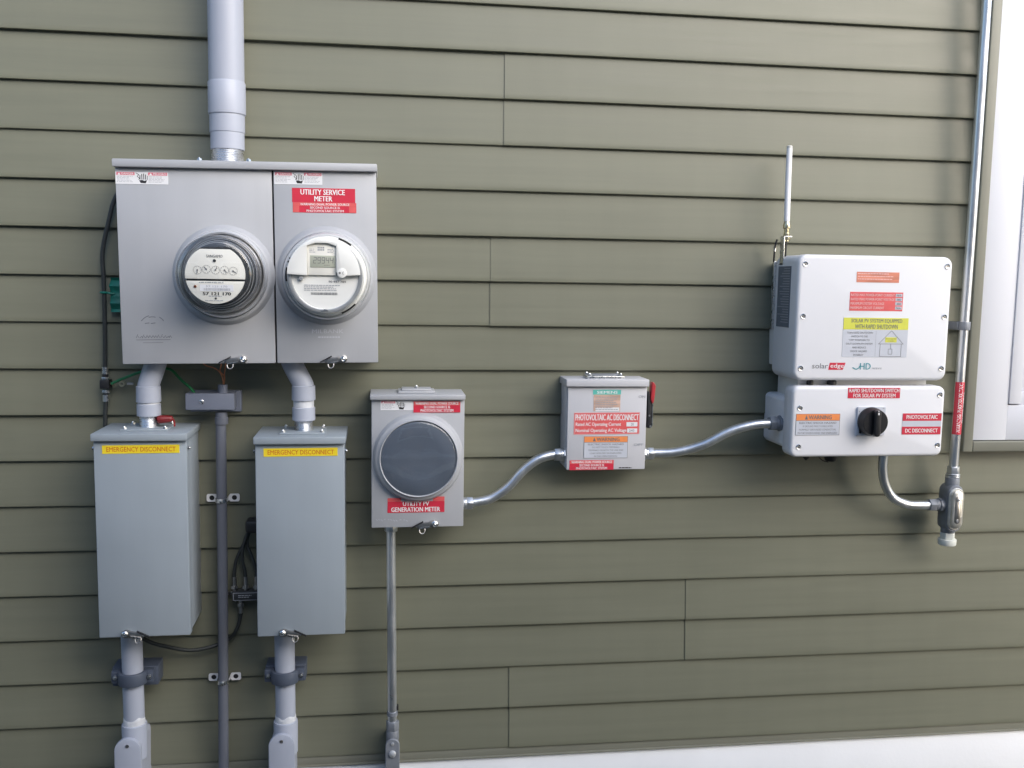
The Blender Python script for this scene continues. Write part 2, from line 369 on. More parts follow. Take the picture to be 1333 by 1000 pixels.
# joints come in pairs of courses (double-four panels)
JO = {0: [.104], 1: [.104], 4: [.078], 5: [.078], 12: [.567], 13: [.569], 14: [.136], 15: [.138], -2: [-1.4], -1: [-1.4], 2: [-1.35], 3: [-1.35], 8: [1.9], 9: [1.9], 6: [-1.6], 7: [-1.6]}
for i in range(-10, 16):
    zb = ZA-(i+1)*EXP                       # butt edge below line i
    xr = 1.262 if zb > 1.10 else 2.62
    xs = [-1.95]+[j for j in JO.get(i, []) if j < xr-.1]+[xr]
    for k in range(len(xs)-1):
        lap = .028 if k+2 < len(xs) else 0
        siding(xs[k], xs[k+1]+lap, zb, i*3.1+k*17, .0019*k)
    if xr < 2: siding(2.25, 2.62, zb, i*5.3, 0)
mb = MB(); mb.box(-1.95, 2.62, .0035, .016, .4035, .4255); mb.box(-1.95, 2.62, -.001, .010, .4005, .4045); mb.build('starter_strip', 'trim', house, .0012)
mb = MB(); mb.box(-1.95, 2.62, .006, .03, .16, .4010); mb.build('skirt_board', 'skirt', house, .002)
mb = MB(); mb.box(-1.93, 1.30, .020, .16, .10, 3.06); mb.box(2.2, 2.60, .020, .16, .10, 3.06); mb.box(1.30, 2.2, .020, .16, .10, 1.2); mb.box(1.30, 2.2, .020, .16, 2.62, 3.06); mb.box(-1.93, 2.60, .165, .20, 0, 3.06); mb.build('wall', 'sheath', house)
# window at right
win = MB()
win.box(1.2735, 1.3640, -.024, .03, 1.1715, 2.62); win.box(2.136, 2.2265, -.024, .03, 1.1715, 2.62); win.box(1.3640, 2.136, -.0235, .03, 1.1715, 1.2590); win.box(1.3640, 2.136, -.0235, .03, 2.53, 2.62)
wo = win.build('window', 'white_trim', house, .0015)
c = MB(); c.box(1.2475, 1.2735, -.030, .02, 1.1430, 2.646); c.box(2.2265, 2.2525, -.030, .02, 1.1430, 2.646); c.box(1.2735, 2.2265, -.0297, .02, 1.1430, 1.1700); c.box(1.2735, 2.2265, -.0297, .02, 2.62, 2.646)
c.build('casing', 'trim', wo, .003, 3)
f = MB(); f.box(1.3640, 1.395, -.0275, .03, 1.2620, 2.53); f.box(2.112, 2.136, -.0275, .03, 1.2620, 2.53); f.box(1.395, 2.112, -.020, .03, 1.2592, 1.293); f.box(1.395, 2.112, -.020, .03, 2.49, 2.53)
f.build('frame', 'white_trim', wo, .0012)
f = MB(); f.box(1.395, 1.440, -.016, .03, 1.2935, 2.49); f.box(2.068, 2.112, -.016, .03, 1.2935, 2.49); f.box(1.440, 2.068, -.0158, .03, 1.2935, 1.335); f.box(1.440, 2.068, -.0158, .03, 1.87, 1.91); f.box(1.440, 2.068, -.0158, .03, 2.45, 2.49)
f.build('sash', 'white_trim', wo, .002)
f = MB(); f.box(1.440, 2.068, .010, .014, 1.335, 1.87); f.box(1.440, 2.068, .010, .014, 1.91, 2.45); f.build('pane', 'pane', wo)

# ------------------------------------------------------------------ big service conduit on top
t = thing('service_conduit', 'wide pale grey plastic conduit rising from the twin meter cabinet', 'conduit', (-.489, -.065, 1.78))
cx, cy = -.489, -.065
mb = MB(); mb.lathe([(.0355,1.93),(.0362,1.945),(.0362,3.0)], (cx,cy), 48, 'Z', True, True); mb.build('pipe', 'pvc', t)
mb = MB(); mb.lathe([(.0335,1.880),(.0380,1.8805),(.0383,1.884),(.0383,1.944),(.0372,1.9465),(.0360,1.9465)], (cx,cy), 48, 'Z', True, True); mb.build('coupling', 'pvc', t, angle=50)
mb = MB(); mb.lathe([(.0330,1.843),(.0358,1.8433),(.0360,1.846),(.0360,1.882)], (cx,cy), 48, 'Z', True, True); mb.build('reducer', 'pvc', t)
mb = MB(); mb.lathe([(.0320,1.808),(.0345,1.8083),(.0347,1.811),(.0347,1.845)], (cx,cy), 48, 'Z', True, True); mb.build('adapter', 'pvc', t)
mb = MB(); prof = []
for i in range(10): prof += [(.0325,1.778+i*.0034),(.0334,1.7797+i*.0034)]
mb.lathe(prof, (cx,cy), 40, 'Z', True, True); mb.build('nipple', 'zinc', t)

# ------------------------------------------------------------------ twin meter cabinet
bx, bz = -.436, 1.364
t = thing('meter_cabinet', 'wide grey twin meter cabinet below the big conduit', 'meter cabinet', (bx, 0, bz), roll=-.62)
mb = MB(); mb.box(-.694, -.178, -.118, .012, 1.366, 1.764); mb.build('cabinet', 'grey', t, .003)
mb = MB(); mb.box(-.700, -.173, -.137, .010, 1.7625, 1.7785); mb.build('hood', 'grey', t, .0025)
for nm, x0, x1, cxr in (('cover', -.697, -.3887, -.489), ('cover', -.3853, -.175, -.280)):
    mb = MB(); mb.box(x0, x1, -.125, -.1185, 1.3635, 1.7618); co = mb.build(nm, 'grey', t, .0018)
    mb = MB(); mb.lathe([(.1035,-.1245),(.101,-.1275),(.0985,-.1325),(.0955,-.1365),(.0925,-.1385),(.0895,-.1385),(.0885,-.1300),(.0,-.1290)], (cxr,1.5470), 72)
    mb.build('socket_rim', 'grey', co, angle=60)
mb = MB(); mb.box(-.3890, -.3850, -.1200, -.1180, 1.366, 1.762); mb.build('seam', 'gap', t)
for px in (-.475, -.268): hasp(t, px, 1.3685, -.1265)
mb = MB(); mb.box(-.545, -.430, -.105, -.02, 1.7783, 1.7818)
hub = mb.build('hub_plate', 'grey', t, .001)
for bx_, by_ in ((-.537,-.097),(-.438,-.097),(-.537,-.03),(-.438,-.03)):
    bolt(MB(), bx_, by_, 1.7818, .0055, .0045).build('bolt', 'zinc', hub)

def danger_sticker(parent, x0, x1, z0, z1, y, seed, red='s_pink', head=True, right=True):
    rng = random.Random(seed); s = sticker(parent, 's_white', x0, x1, z0, z1, y, 'white danger label with pink headings and a hand pictogram')
    w, h = x1-x0, z1-z0; y1 = y-.0006; y2 = y-.0009
    L = (x0+.02*w, x0+.365*w); C = (x0+.385*w, x0+.60*w); Rr = (x0+.62*w, x0+.985*w)
    pan = [(L, 'DANGER')]+([(Rr, 'PELIGRO')] if right else [])
    hd = MB(); hl = MB(); fp = MB()
    for (a, b), wd in pan:
        hd.rect(a, b, z1-.27*h, z1-.02*h, y1)
        hl.add([(a+.02*w, y2, z1-.25*h), (a+.08*w, y2, z1-.25*h), (a+.05*w, y2, z1-.06*h)], [(0,1,2)])
        letter(hl, wd, a+.10*w, b-.02*w, z1-.235*h, z1-.065*h, y2)
        fine_print(fp, a+.005*w, b-.01*w, z1-.36*h, .0008, y1, 5, .11*h, rng)
    hd.build('heading', red, s); hl.build('lettering', 'i_white', s, recalc=False); fp.build('fine_print', 'i_lgrey', s)
    p = MB(); cx_ = (C[0]+C[1])/2+.03*w; zz = z0+.08*h
    p.add([(cx_-.05*w,y1,zz+.02*h),(cx_+.05*w,y1,zz),(cx_+.075*w,y1,zz+.26*h),(cx_+.02*w,y1,zz+.20*h),(cx_-.015*w,y1,zz+.27*h),(cx_-.075*w,y1,zz+.24*h)], [(0,1,2,3,4,5)])
    for k, hh in enumerate((.36,.47,.50,.42)):
        xx = cx_-.066*w+k*.036*w; p.rect(xx, xx+.016*w, zz+.30*h, zz+.30*h+hh*h, y1)
    p.line((cx_+.08*w, zz+.28*h), (cx_+.085*w, zz+.62*h), .010*w, y1)
    zg = [(C[0]-.0*w, z1-.06*h), (C[0]+.06*w, z1-.22*h), (C[0]+.025*w, z1-.36*h), (C[0]+.075*w, z1-.52*h), (C[0]+.05*w, z1-.62*h)]
    for a, b in zip(zg, zg[1:]): p.line(a, b, .010*w, y1)
    p.build('pictogram', 'i_black', s)
    return s

def dual_sticker(parent, x0, x1, z0, z1, y, m='s_red', faded=True, tilt=0, ink='i_white'):
    s = sticker(parent, m, x0, x1, z0, z1, y, 'red label warning of dual power source', tilt=0)
    h = z1-z0; w = x1-x0
    if faded:
        a = MB(); a.rect(x0+.0006, x1-.0006, z1-.36*h, z1-.0006, y-.0006); a.build('faded_band', 's_coral', s)
    lettering(s, ink, y-.0009, [('WARNING DUAL POWER SOURCE', x0+.04*w, x1-.04*w, z1-.30*h, z1-.06*h), ('SECOND SOURCE IS', x0+.22*w, x1-.22*w, z1-.63*h, z1-.39*h), ('PHOTOVOLTAIC SYSTEM', x0+.15*w, x1-.15*w, z1-.94*h, z1-.70*h)], .02)
    return s

FR = -.1252
danger_sticker(t, -.6965, -.594, 1.7295, 1.7535, FR, 3)
danger_sticker(t, -.3835, -.286, 1.7345, 1.7590, FR, 4)
s = sticker(t, 's_red', -.348, -.219, 1.6985, 1.7275, FR, 'red label naming the utility service meter')
lettering(s, 'i_white', FR-.0009, [('UTILITY SERVICE', -.331, -.240, 1.7140, 1.7250), ('METER', -.303, -.266, 1.7008, 1.7112)], .025)
s = sticker(t, 's_red', -.347, -.217, 1.6775, 1.6983, FR)
a = MB(); a.rect(-.3465, -.2175, 1.6910, 1.6980, FR-.0006); a.rect(-.3465, -.334, 1.678, 1.6908, FR-.0006); a.rect(-.232, -.2175, 1.678, 1.6908, FR-.0006); a.build('faded_band', 's_coral', s)
lettering(s, 'i_white', FR-.0009, [('WARNING DUAL POWER SOURCE', -.332, -.231, 1.6922, 1.6968), ('SECOND SOURCE IS', -.312, -.251, 1.6855, 1.6900), ('PHOTOVOLTAIC SYSTEM', -.319, -.243, 1.6788, 1.6834)], .02)
# maker's marks as flat strokes, tones painted for the embossing's shade and light
a = MB()
for r_, a0, a1 in ((.027, 105, 145), (.027, 35, 60), (.024, 75, 108)):
    a.ringarc((-.6345,1.437), r_-.0008, r_+.0008, FR-.0002, R(a0), R(a1), 8, .0004)
for xx in (-.645, -.633): a.line((xx-.005,1.4475), (xx+.004,1.4485), .0016, FR-.0003)
a.line((-.668,1.4135), (-.600,1.4140), .0012, FR-.0003); a.line((-.655,1.4075), (-.615,1.4077), .0009, FR-.0003)
rng = random.Random(2); xx = -.668
while xx < -.602:
    a.line((xx,1.4175), (xx+.0035,1.4175+rng.uniform(.003,.008)), .0011, FR-.0003); a.line((xx+.0035,1.4215), (xx+.006,1.4175), .0010, FR-.0003); xx += rng.uniform(.0045,.0075)
a.build('embossed_mark', 'i_dim', t)
a = MB(); letter(a, 'MILBANK', -.312, -.247, 1.4265, 1.4345, FR-.0003, 0.004); fine_print(a, -.300, -.250, 1.4195, .0028, FR-.0003, 1, .004, random.Random(18))
a.build('embossed_mark', 'i_dimw', t, recalc=False)

# ------------------------------------------------------------------ glass dial meter
c = (-.491, 1.548)
t = thing('dial_meter', 'round glass electric meter with five pointer dials', 'electric meter', (c[0], -.137, c[1]))
mb = MB(); mb.lathe([(.0800,-.136),(.0885,-.136),(.0895,-.139),(.0885,-.1455),(.0855,-.1490),(.0825,-.1475),(.0815,-.142)], c, 72); mb.build('locking_ring', 'chrome', t, angle=60)
mb = MB(); mb.lathe([(.0810,-.138),(.0805,-.150),(.0790,-.160),(.0780,-.162),(.0775,-.205),(.0760,-.228),(.0715,-.240),(.062,-.2445),(.0,-.2455)], c, 72); mb.build('glass_cover', 'glass', t, angle=60)
mb = MB(); mb.lathe([(.0800,-.1400),(.0798,-.1470),(.0770,-.1505),(.0730,-.1515),(.0700,-.1515)], c, 72); mb.build('base_plate', 'hasp', t, angle=60)
mb = MB(); mb.lathe([(.074,-.140),(.0738,-.147),(.0735,-.158),(.069,-.1585),(.0685,-.172),(.0655,-.1725),(.065,-.186),(.062,-.187),(.0615,-.200),(.0590,-.2005),(.0585,-.214),(0,-.214)], c, 72); mb.build('register_body', 'meterdark', t)
mb = MB()
for rr, yy in ((.0765,-.152), (.0712,-.166), (.0668,-.180), (.0630,-.194)): mb.tube([(c[0]+rr*math.cos(a), yy, c[1]+rr*math.sin(a)) for a in [2*math.pi*i/48 for i in range(49)]], .0009, 6, smooth=False)
mb.build('trim_rings', 'meterhalf', t)
mb = MB()   # register plate, flat-topped disc in two leaves with a dark slot between
rf = .0575; up = []; a0, a1 = math.asin(-.0085/rf), math.asin(.050/rf)
up = [(c[0]-.002+rf*math.cos(a), c[1]-.001+rf*math.sin(a)) for a in [a0+(a1-a0)*i/14 for i in range(15)]]+[(c[0]-.002+rf*math.cos(a), c[1]-.001+rf*math.sin(a)) for a in [math.pi-a1+(a1-a0)*i/14 for i in range(15)]]
mb.prism(up, -.214, -.2215); face = mb.build('dial_plate', 'meterface', t, .0006)
mb = MB(); b1 = math.asin(-.0125/rf)
lo = [(c[0]-.002+rf*math.cos(a), c[1]-.001+rf*math.sin(a)) for a in [math.pi-b1+(math.pi+2*b1)*i/24 for i in range(25)]]
mb.prism(lo, -.214, -.2200); plate = mb.build('name_plate', 'meterface', t, .0006)
yf = -.2220
dp = [(-.5265,1.5555,-95),(-.5095,1.5575,130),(-.4920,1.5560,60),(-.4745,1.5560,-50),(-.4580,1.5545,-30)]
mb = MB()
for x, z, a in dp:
    for k in range(24):
        mb.ringarc((x,z), .0078, .0082, yf, 2*math.pi*k/24, 2*math.pi*(k+.85)/24, 2, .0002)
    for k in range(10):
        b = 2*math.pi*k/10; mb.line((x+.0064*math.cos(b), z+.0064*math.sin(b)), (x+.0076*math.cos(b), z+.0076*math.sin(b)), .0007, yf)
mb.build('dial_marks', 'i_grey', face)
for k, (x, z, a) in enumerate(dp):
    b = R(a); mb = MB(); mb.line((x-.002*math.cos(b), z-.002*math.sin(b)), (x+.0062*math.cos(b), z+.0062*math.sin(b)), .0016, yf-.0006)
    mb.disc((x,z), .0018, yf-.0008, 10); mb.build('pointer', 'i_grey', face)
lettering(face, 'i_grey', yf, [('SANGAMO', -.5090, -.4780, 1.5805, 1.5860)], .02)
mb = MB(); mb.lathe([(.0030,-.2210),(.0030,-.2230),(0,-.2232)], (-.4935,1.5745), 14); mb.build('screw', 'meterdark', face)
mb = MB(); mb.rect(-.5225, -.4580, 1.5145, 1.5275, -.2206); mb.build('bar_label', 's_white', plate)
mb = MB(); x = -.5150; rng = random.Random(9)
while x < -.465:
    w = rng.uniform(.0004,.0011); mb.rect(x, x+w, 1.5160, 1.5205, -.2209); x += w+rng.uniform(.0005,.0011)
letter(mb, '57 121 170', -.511, -.470, 1.5222, 1.5258, -.2209, 0)
mb.build('barcode', 'i_lgrey', plate, recalc=False)
lettering(plate, 'i_black', -.2206, [('57 121 170', -.5175, -.4630, 1.5065, 1.5128)], .06)
mb = MB(); fine_print(mb, -.524, -.458, 1.5325, .0018, -.2206, 1, .003, random.Random(15)); fine_print(mb, -.506, -.478, 1.5056, .0016, -.2206, 1, .003, random.Random(16)); fine_print(mb, -.513, -.472, 1.4968, .0014, -.2206, 1, .003, random.Random(17)); mb.build('fine_print', 'i_lgrey', plate)
mb = MB(); mb.lathe([(.0028,-.2195),(.0028,-.2215),(0,-.2216)], (-.5315,1.5235), 14); mb.build('screw', 'copper', plate)
mb = MB(); mb.lathe([(.0022,-.2195),(.0022,-.2210),(0,-.2211)], (-.4925,1.5003), 12); mb.build('screw', 'meterdark', plate)

# ------------------------------------------------------------------ digital meter
c = (-.2805, 1.5475)
t = thing('digital_meter', 'round white digital electric meter with a small screen', 'electric meter', (c[0], -.137, c[1]))
mb = MB(); mb.lathe([(.0800,-.136),(.0890,-.136),(.0905,-.139),(.0900,-.1455),(.0870,-.1490),(.0835,-.1475),(.0825,-.142)], c, 72); mb.build('locking_ring', 'chrome', t, angle=60)
mb = MB(); mb.lathe([(.0830,-.138),(.0825,-.158),(.0805,-.1625),(.0765,-.1640),(.0755,-.1660),(.0745,-.190),(.0725,-.1955),(0,-.1960)], c, 72); mb.build('housing', 'meterwhite', t)
for a0, a1 in ((52, 72), (168, 188), (292, 316), (158, 161), (153, 155)):
    mb = MB(); mb.ringarc(c, .0795, .0832, -.1640, R(a0), R(a1), 10, .004); mb.build('vent_slot', 'gap', t)
mb = MB(); mb.lathe([(.0775,-.1650),(.0768,-.196),(.0745,-.1995),(.0735,-.197),(.0740,-.168)], c, 72); mb.build('glass_band', 'glass', t, angle=60)
mb = MB(); mb.lathe([(.0742,-.1956),(.0742,-.1990),(.0700,-.2000),(.0670,-.1990),(.0665,-.1956)], c, 72); mb.build('bezel', 'meterhalf', t, angle=60)
# upper shield with a notch for the screen
rs = .0725; zs = c[1]-.0010; zt = c[1]
a0 = math.asin(-.0010/rs)
pts = [(c[0]-.003+rs*math.cos(a), c[1]+.004+rs*math.sin(a)*.985) for a in [a0+(math.pi-2*a0)*i/40 for i in range(41)]]
notch = [(-.3165, zs+.002), (-.3165, 1.5560), (-.3165, 1.6080), (-.300, 1.6135), (-.275, 1.6135), (-.2585, 1.6080), (-.2585, 1.5560), (-.2500, 1.5490), (-.2460, zs+.002)]
mb = MB(); mb.prism(pts+notch, -.1962, -.2075); sh = mb.build('shield', 'meterwhite', t, .0012)
mb = MB(); mb.prism([(-.3160,1.5495),(-.2590,1.5495),(-.2590,1.6078),(-.2755,1.6130),(-.2995,1.6130),(-.3160,1.6078)], -.1962, -.2010); wn_ = mb.build('screen_bezel', 'meterface', t, .0005)
mb = MB(); mb.box(-.3105, -.2605, -.2022, -.2005, 1.5650, 1.5890); sc = mb.build('screen', 'lcd', t, .0004)
# seven-segment reading
seg = {'2':'abged','9':'abcdfg','4':'fgbc'}
def seven(mb, ch, x, z, w, h, y, sl=.08):
    S = {'a':((0,1),(1,1)),'b':((1,1),(1,.5)),'c':((1,.5),(1,0)),'d':((0,0),(1,0)),'e':((0,.5),(0,0)),'f':((0,1),(0,.5)),'g':((0,.5),(1,.5))}
    for k in seg[ch]:
        (p0,q0),(p1,q1) = S[k]; mb.line((x+w*p0+sl*h*q0, z+h*q0), (x+w*p1+sl*h*q1, z+h*q1), .0012, y)
mb = MB()
for k, ch in enumerate('29944'): seven(mb, ch, -.3040+k*.0083, 1.5735, .0052, .0115, -.2025)
for k in range(4): mb.rect(-.283+k*.003, -.281+k*.003, 1.5690, 1.5700, -.2025)
mb.build('reading', 'i_grey', sc)
mb = MB(); fine_print(mb, -.312, -.300, 1.6020, .0012, -.2013, 3, .0030, random.Random(5)); fine_print(mb, -.276, -.262, 1.6020, .0012, -.2013, 3, .0030, random.Random(6))
for i in range(4):
    for j in range(2): mb.rect(-.2955+i*.0035, -.2930+i*.0035, 1.5985+j*.0045, 1.6018+j*.0045, -.2013)
mb.build('fine_print', 'i_lgrey', wn_)
mb = MB(); mb.lathe([(.0095,-.2072),(.0095,-.2085),(.0085,-.2090),(0,-.2088)], (-.2470,1.5540), 24); bt = mb.build('reset_button', 'meterwhite', t)
mb = MB(); mb.disc((-.2515,1.5545), .0022, -.2093, 14); mb.ringarc((-.2440,1.5545), .0020, .0026, -.2094, R(60), R(300), 10, .0002); mb.build('button_mark', 'i_grey', bt)
y = -.1966
lettering(t, 'i_grey', y, [('90 937 789', -.2745, -.2395, 1.5345, 1.5390)], .014, 'serial_number')
mb = MB(); fine_print(mb, -.3230, -.2450, 1.5300, .0016, y, 4, .0034, random.Random(8)); mb.build('fine_print', 'i_lgrey', t)
mb = MB(); x = -.3095; rng = random.Random(19)
while x < -.258:
    w = rng.uniform(.0004,.0012); mb.rect(x, x+w, 1.5098, 1.5150, y); x += w+rng.uniform(.0004,.0010)
mb.build('barcode', 'i_grey', t)
mb = MB(); mb.lathe([(.0045,-.1960),(.0045,-.2035),(.0035,-.2045),(0,-.2045)], (-.3290,1.5425), 14); mb.build('lens', 'meterhalf', t)
mb = MB(); mb.box(-.2885, -.2755, -.2012, -.1990, 1.4775, 1.4805); mb.build('seal_tab', 'zinc', t)

# ------------------------------------------------------------------ offset fittings between meter cabinet and disconnects
def offset_fitting(x, zb, dx, lower, upper, label):
    t = thing('conduit_fitting', label, 'conduit fitting', (x, -.07, zb), 'offset fittings under the meter cabinet')
    c_ = (x, -.07); r = .0245
    pr = []
    for i in range(8): pr += [(.0192, zb+i*(lower[0]-zb)/8), (.0202, zb+(i+.5)*(lower[0]-zb)/8)]
    pr.append((.0192, lower[0]+.001))
    mb = MB(); mb.lathe(pr, c_, 32, 'Z', True, True); mb.build('nipple', 'zinc', t)
    mb = MB(); mb.lathe([(.022,lower[0]),(r,lower[0]+.0004),(r+.0002,lower[0]+.003),(r,lower[1]-.001),(.0225,lower[1])], c_, 40, 'Z', True, True); mb.build('adapter', 'pvc', t)
    mb = MB(); mb.lathe([(.0222,lower[1]-.002),(.0222,upper[0]+.002)], c_, 40, 'Z'); mb.build('joint', 'cement', t)
    mb = MB(); mb.lathe([(.0225,upper[0]),(r+.0008,upper[0]+.0004),(r+.0010,upper[0]+.003),(r+.0005,upper[1]-.001),(.0228,upper[1])], c_, 40, 'Z', True, True); mb.build('bell', 'pvc', t)
    z1 = upper[1]-.002
    mb = MB(); mb.tube([(x,-.07,z1-.006),(x,-.07,z1),(x+dx*.16,-.07,z1+.010),(x+dx*.95,-.07,z1+.047),(x+dx*1.15,-.07,z1+.062)], .0222, 32, sub=6); mb.build('elbow', 'pvc', t)
    return t
offset_fitting(-.660, 1.2200, .016, (1.246,1.2715), (1.2755,1.310), 'grey elbow fitting above the disconnect with the red wire cap')
offset_fitting(-.336, 1.2115, -.024, (1.235,1.264), (1.279,1.3115), 'grey elbow fitting below the digital meter side, with a cement smear')

# ------------------------------------------------------------------ emergency disconnect boxes
def emergency(dx, dz, label, tag_lab):
    t = thing('disconnect_box', label, 'disconnect box', (-.664+dx, 0, .782+dz), 'emergency disconnects')
    X = lambda v: v+dx
    Z = lambda v: v+dz
    mb = MB(); mb.box(X(-.7550), X(-.5730), -.126, .012, Z(.784), Z(1.2165)); mb.build('cabinet', 'blue', t, .003)
    mb = MB(); mb.box(X(-.7570), X(-.5712), -.135, -.112, Z(.7815), Z(1.2022)); mb.build('cover', 'blue', t, .0025)
    mb = MB(); mb.box(X(-.7595), X(-.5685), -.1455, .010, Z(1.2030), Z(1.2185)); mb.build('hood', 'blue', t, .0022)
    mb = MB(); mb.box(X(-.709), X(-.613), -.112, -.028, Z(1.2185), Z(1.2225)); h = mb.build('hub_plate', 'blue', t, .0012)
    for x, y in ((-.702,-.105),(-.620,-.105),(-.702,-.035),(-.620,-.035)): bolt(MB(), X(x), y, Z(1.2225), .0048, .004).build('bolt', 'zinc', h)
    hasp(t, X(-.683), Z(.7860), -.1365, -1)
    for sx in (-.7575, -.5705):
        mb = MB(); bolt(mb, X(sx) if sx > -.6 else X(sx)-.004, -.124, Z(1.185), .0042, .0035, 'X'); mb.build('side_screw', 'zinc', t)
    s = sticker(t, 's_yellow', X(-.7395), X(-.5855), Z(1.1755), Z(1.1930), -.1353, tag_lab, tilt=.006)
    lettering(s, 'i_red', -.1362, [('EMERGENCY DISCONNECT', X(-.7310), X(-.5930), Z(1.1798), Z(1.1895))], .006)
    return t
emergency(0, 0, 'tall blue grey emergency disconnect box standing nearest the left edge', 'yellow label with orange capitals')
emergency(.325, -.009, 'tall blue grey emergency disconnect box below the digital meter side', 'yellow label with orange capitals')
t = thing('wire_cap', 'small red wire cap lying on the left disconnect box', 'wire cap', (-.626, -.075, 1.2225))
mb = MB(); mb.tube([(-.640,-.080,1.2385),(-.634,-.080,1.2390),(-.622,-.079,1.2395),(-.612,-.078,1.2400),(-.610,-.078,1.2400)], [.0075,.0088,.0080,.0062,.004], 14, sub=3); mb.build('cap', 'redcap', t)
mb = MB()
for a in range(6): mb.tube([(-.637,-.080+.0086*math.cos(a*1.05),1.239+.0086*math.sin(a*1.05)),(-.618,-.079+.0070*math.cos(a*1.05),1.2397+.0070*math.sin(a*1.05))], .0009, 6, smooth=False)
mb.build('rib', 'redcap', t)
mb = MB(); mb.tube([(-.612,-.078,1.240),(-.607,-.079,1.236),(-.606,-.080,1.2235)], .0022, 8); mb.build('wire', 'redcap', t)

# ------------------------------------------------------------------ lower conduits, clamps and elbow bodies
def lower_run(x, ztop, lab_pipe, lab_clamp, lab_body, cl, bodyx, zarch, zcol):
    t = thing('conduit', lab_pipe, 'conduit', (x, -.06, .3), 'conduits below the disconnects')
    mb = MB(); mb.tube([(x,-.06,ztop),(x+.0005,-.06,.65),(x+.001,-.06,zcol-.02)], .0222, 36, sub=6); mb.build('pipe', 'pvc', t)
    mb = MB(); pr = []
    n = 36; lp = []
    for z, rr in ((zcol-.004,.0230),(zcol+.004,.0233),(zcol+.012,.0229),(zcol+.014,.0221)):
        lp.append([(x+.001+rr*math.cos(2*math.pi*i/n), -.06+rr*math.sin(2*math.pi*i/n), z+(.010*noise.noise((math.cos(2*math.pi*i/n)*1.3+x*9, math.sin(2*math.pi*i/n)*1.3, 2)) if z > zcol+.001 else 0)) for i in range(n)])
    mb.loops(lp, False, False); mb.build('cement_smear', 'cement', t)
    # clamp
    b0, b1, bz0, bz1, f0, f1, fz0, fz1 = cl
    k = thing('pipe_clamp', lab_clamp, 'pipe clamp', ((f0+f1)/2, 0, bz0), 'clamps on the lower conduits')
    mb = MB(); mb.box(b0, b1, -.046, .012, bz0, bz1); mb.build('base_block', 'clampm', k, .003)
    mb = MB(); lp = []
    for i in range(21):
        a = math.pi*i/20; r0, r1 = .0228, .0305
        cxx = x+.0005
        lp.append([(cxx-r0*math.cos(a), -.062-r0*math.sin(a)*1.0, fz0), (cxx-r1*math.cos(a), -.062-r1*math.sin(a), fz0), (cxx-r1*math.cos(a), -.062-r1*math.sin(a), fz1), (cxx-r0*math.cos(a), -.062-r0*math.sin(a), fz1)])
    mb.loops(lp)
    mb.box(x-.044, x-.0235, -.064, -.044, fz0, fz1); mb.box(x+.0245, x+.044, -.064, -.044, fz0, fz1)
    mb.build('strap', 'clampm', k, .0015)
    for xx in (x-.036, x+.036):
        mb = MB(); bolt(mb, xx, -.064, (fz0+fz1)/2, .0052, .004, 'Y', 12); mb.build('bolt', 'zinc', k)
    # elbow body
    e = thing('conduit_elbow', lab_body, 'conduit elbow', (x, 0, .26), 'elbow boxes at the foot of the conduits')
    x0, x1 = bodyx; xm = (x0+x1)/2; rw = (x1-x0)/2
    def arch(ins, zlow): return [(xm+(rw-ins)*math.cos(a), zarch-rw+(rw-ins)*math.sin(a)) for a in [math.pi*i/18 for i in range(19)]]+[(x0+ins, zlow+ins), (x1-ins, zlow+ins)]
    mb = MB(); mb.loops([[(a, y, b) for a, b in arch(i_, .26)] for i_, y in ((.004,.012),(.0035,-.092),(.0025,-.0925))]); mb.build('body', 'pvc', e)
    mb = MB(); mb.loops([[(a, y, b) for a, b in arch(i_, .255)] for i_, y in ((0,-.092),(-.0004,-.097),(.0006,-.1000),(.003,-.1008))]); cv = mb.build('cover', 'pvc', e)
    mb = MB(); mb.lathe([(.0038,-.1002),(.0038,-.1022),(.002,-.1022),(0,-.1014)], (xm, zarch-.016), 14); mb.build('screw', 'hasp', cv)
    mb = MB(); mb.lathe([(.0262,zarch-.06),(.0270,zcol-.006),(.0262,zcol),(.0230,zcol+.0006)], (x+.001,-.06), 36, 'Z'); mb.build('collar', 'pvc', e)
lower_run(-.711, .785, 'pale grey conduit below the leftmost disconnect box', 'slate clamp on the leftmost lower conduit', 'grey elbow box at the foot of the leftmost conduit', (-.758,-.660,.636,.680,-.736,-.675,.650,.678), (-.744,-.688), .539, .556)
lower_run(-.383, .776, 'pale grey conduit below the disconnect box beside the splitter', 'slate clamp on the lower conduit right of the thin pipe', 'grey elbow box between the thin pipe and the steel conduit', (-.427,-.338,.632,.671,-.409,-.354,.640,.668), (-.416,-.359), .533, .547)

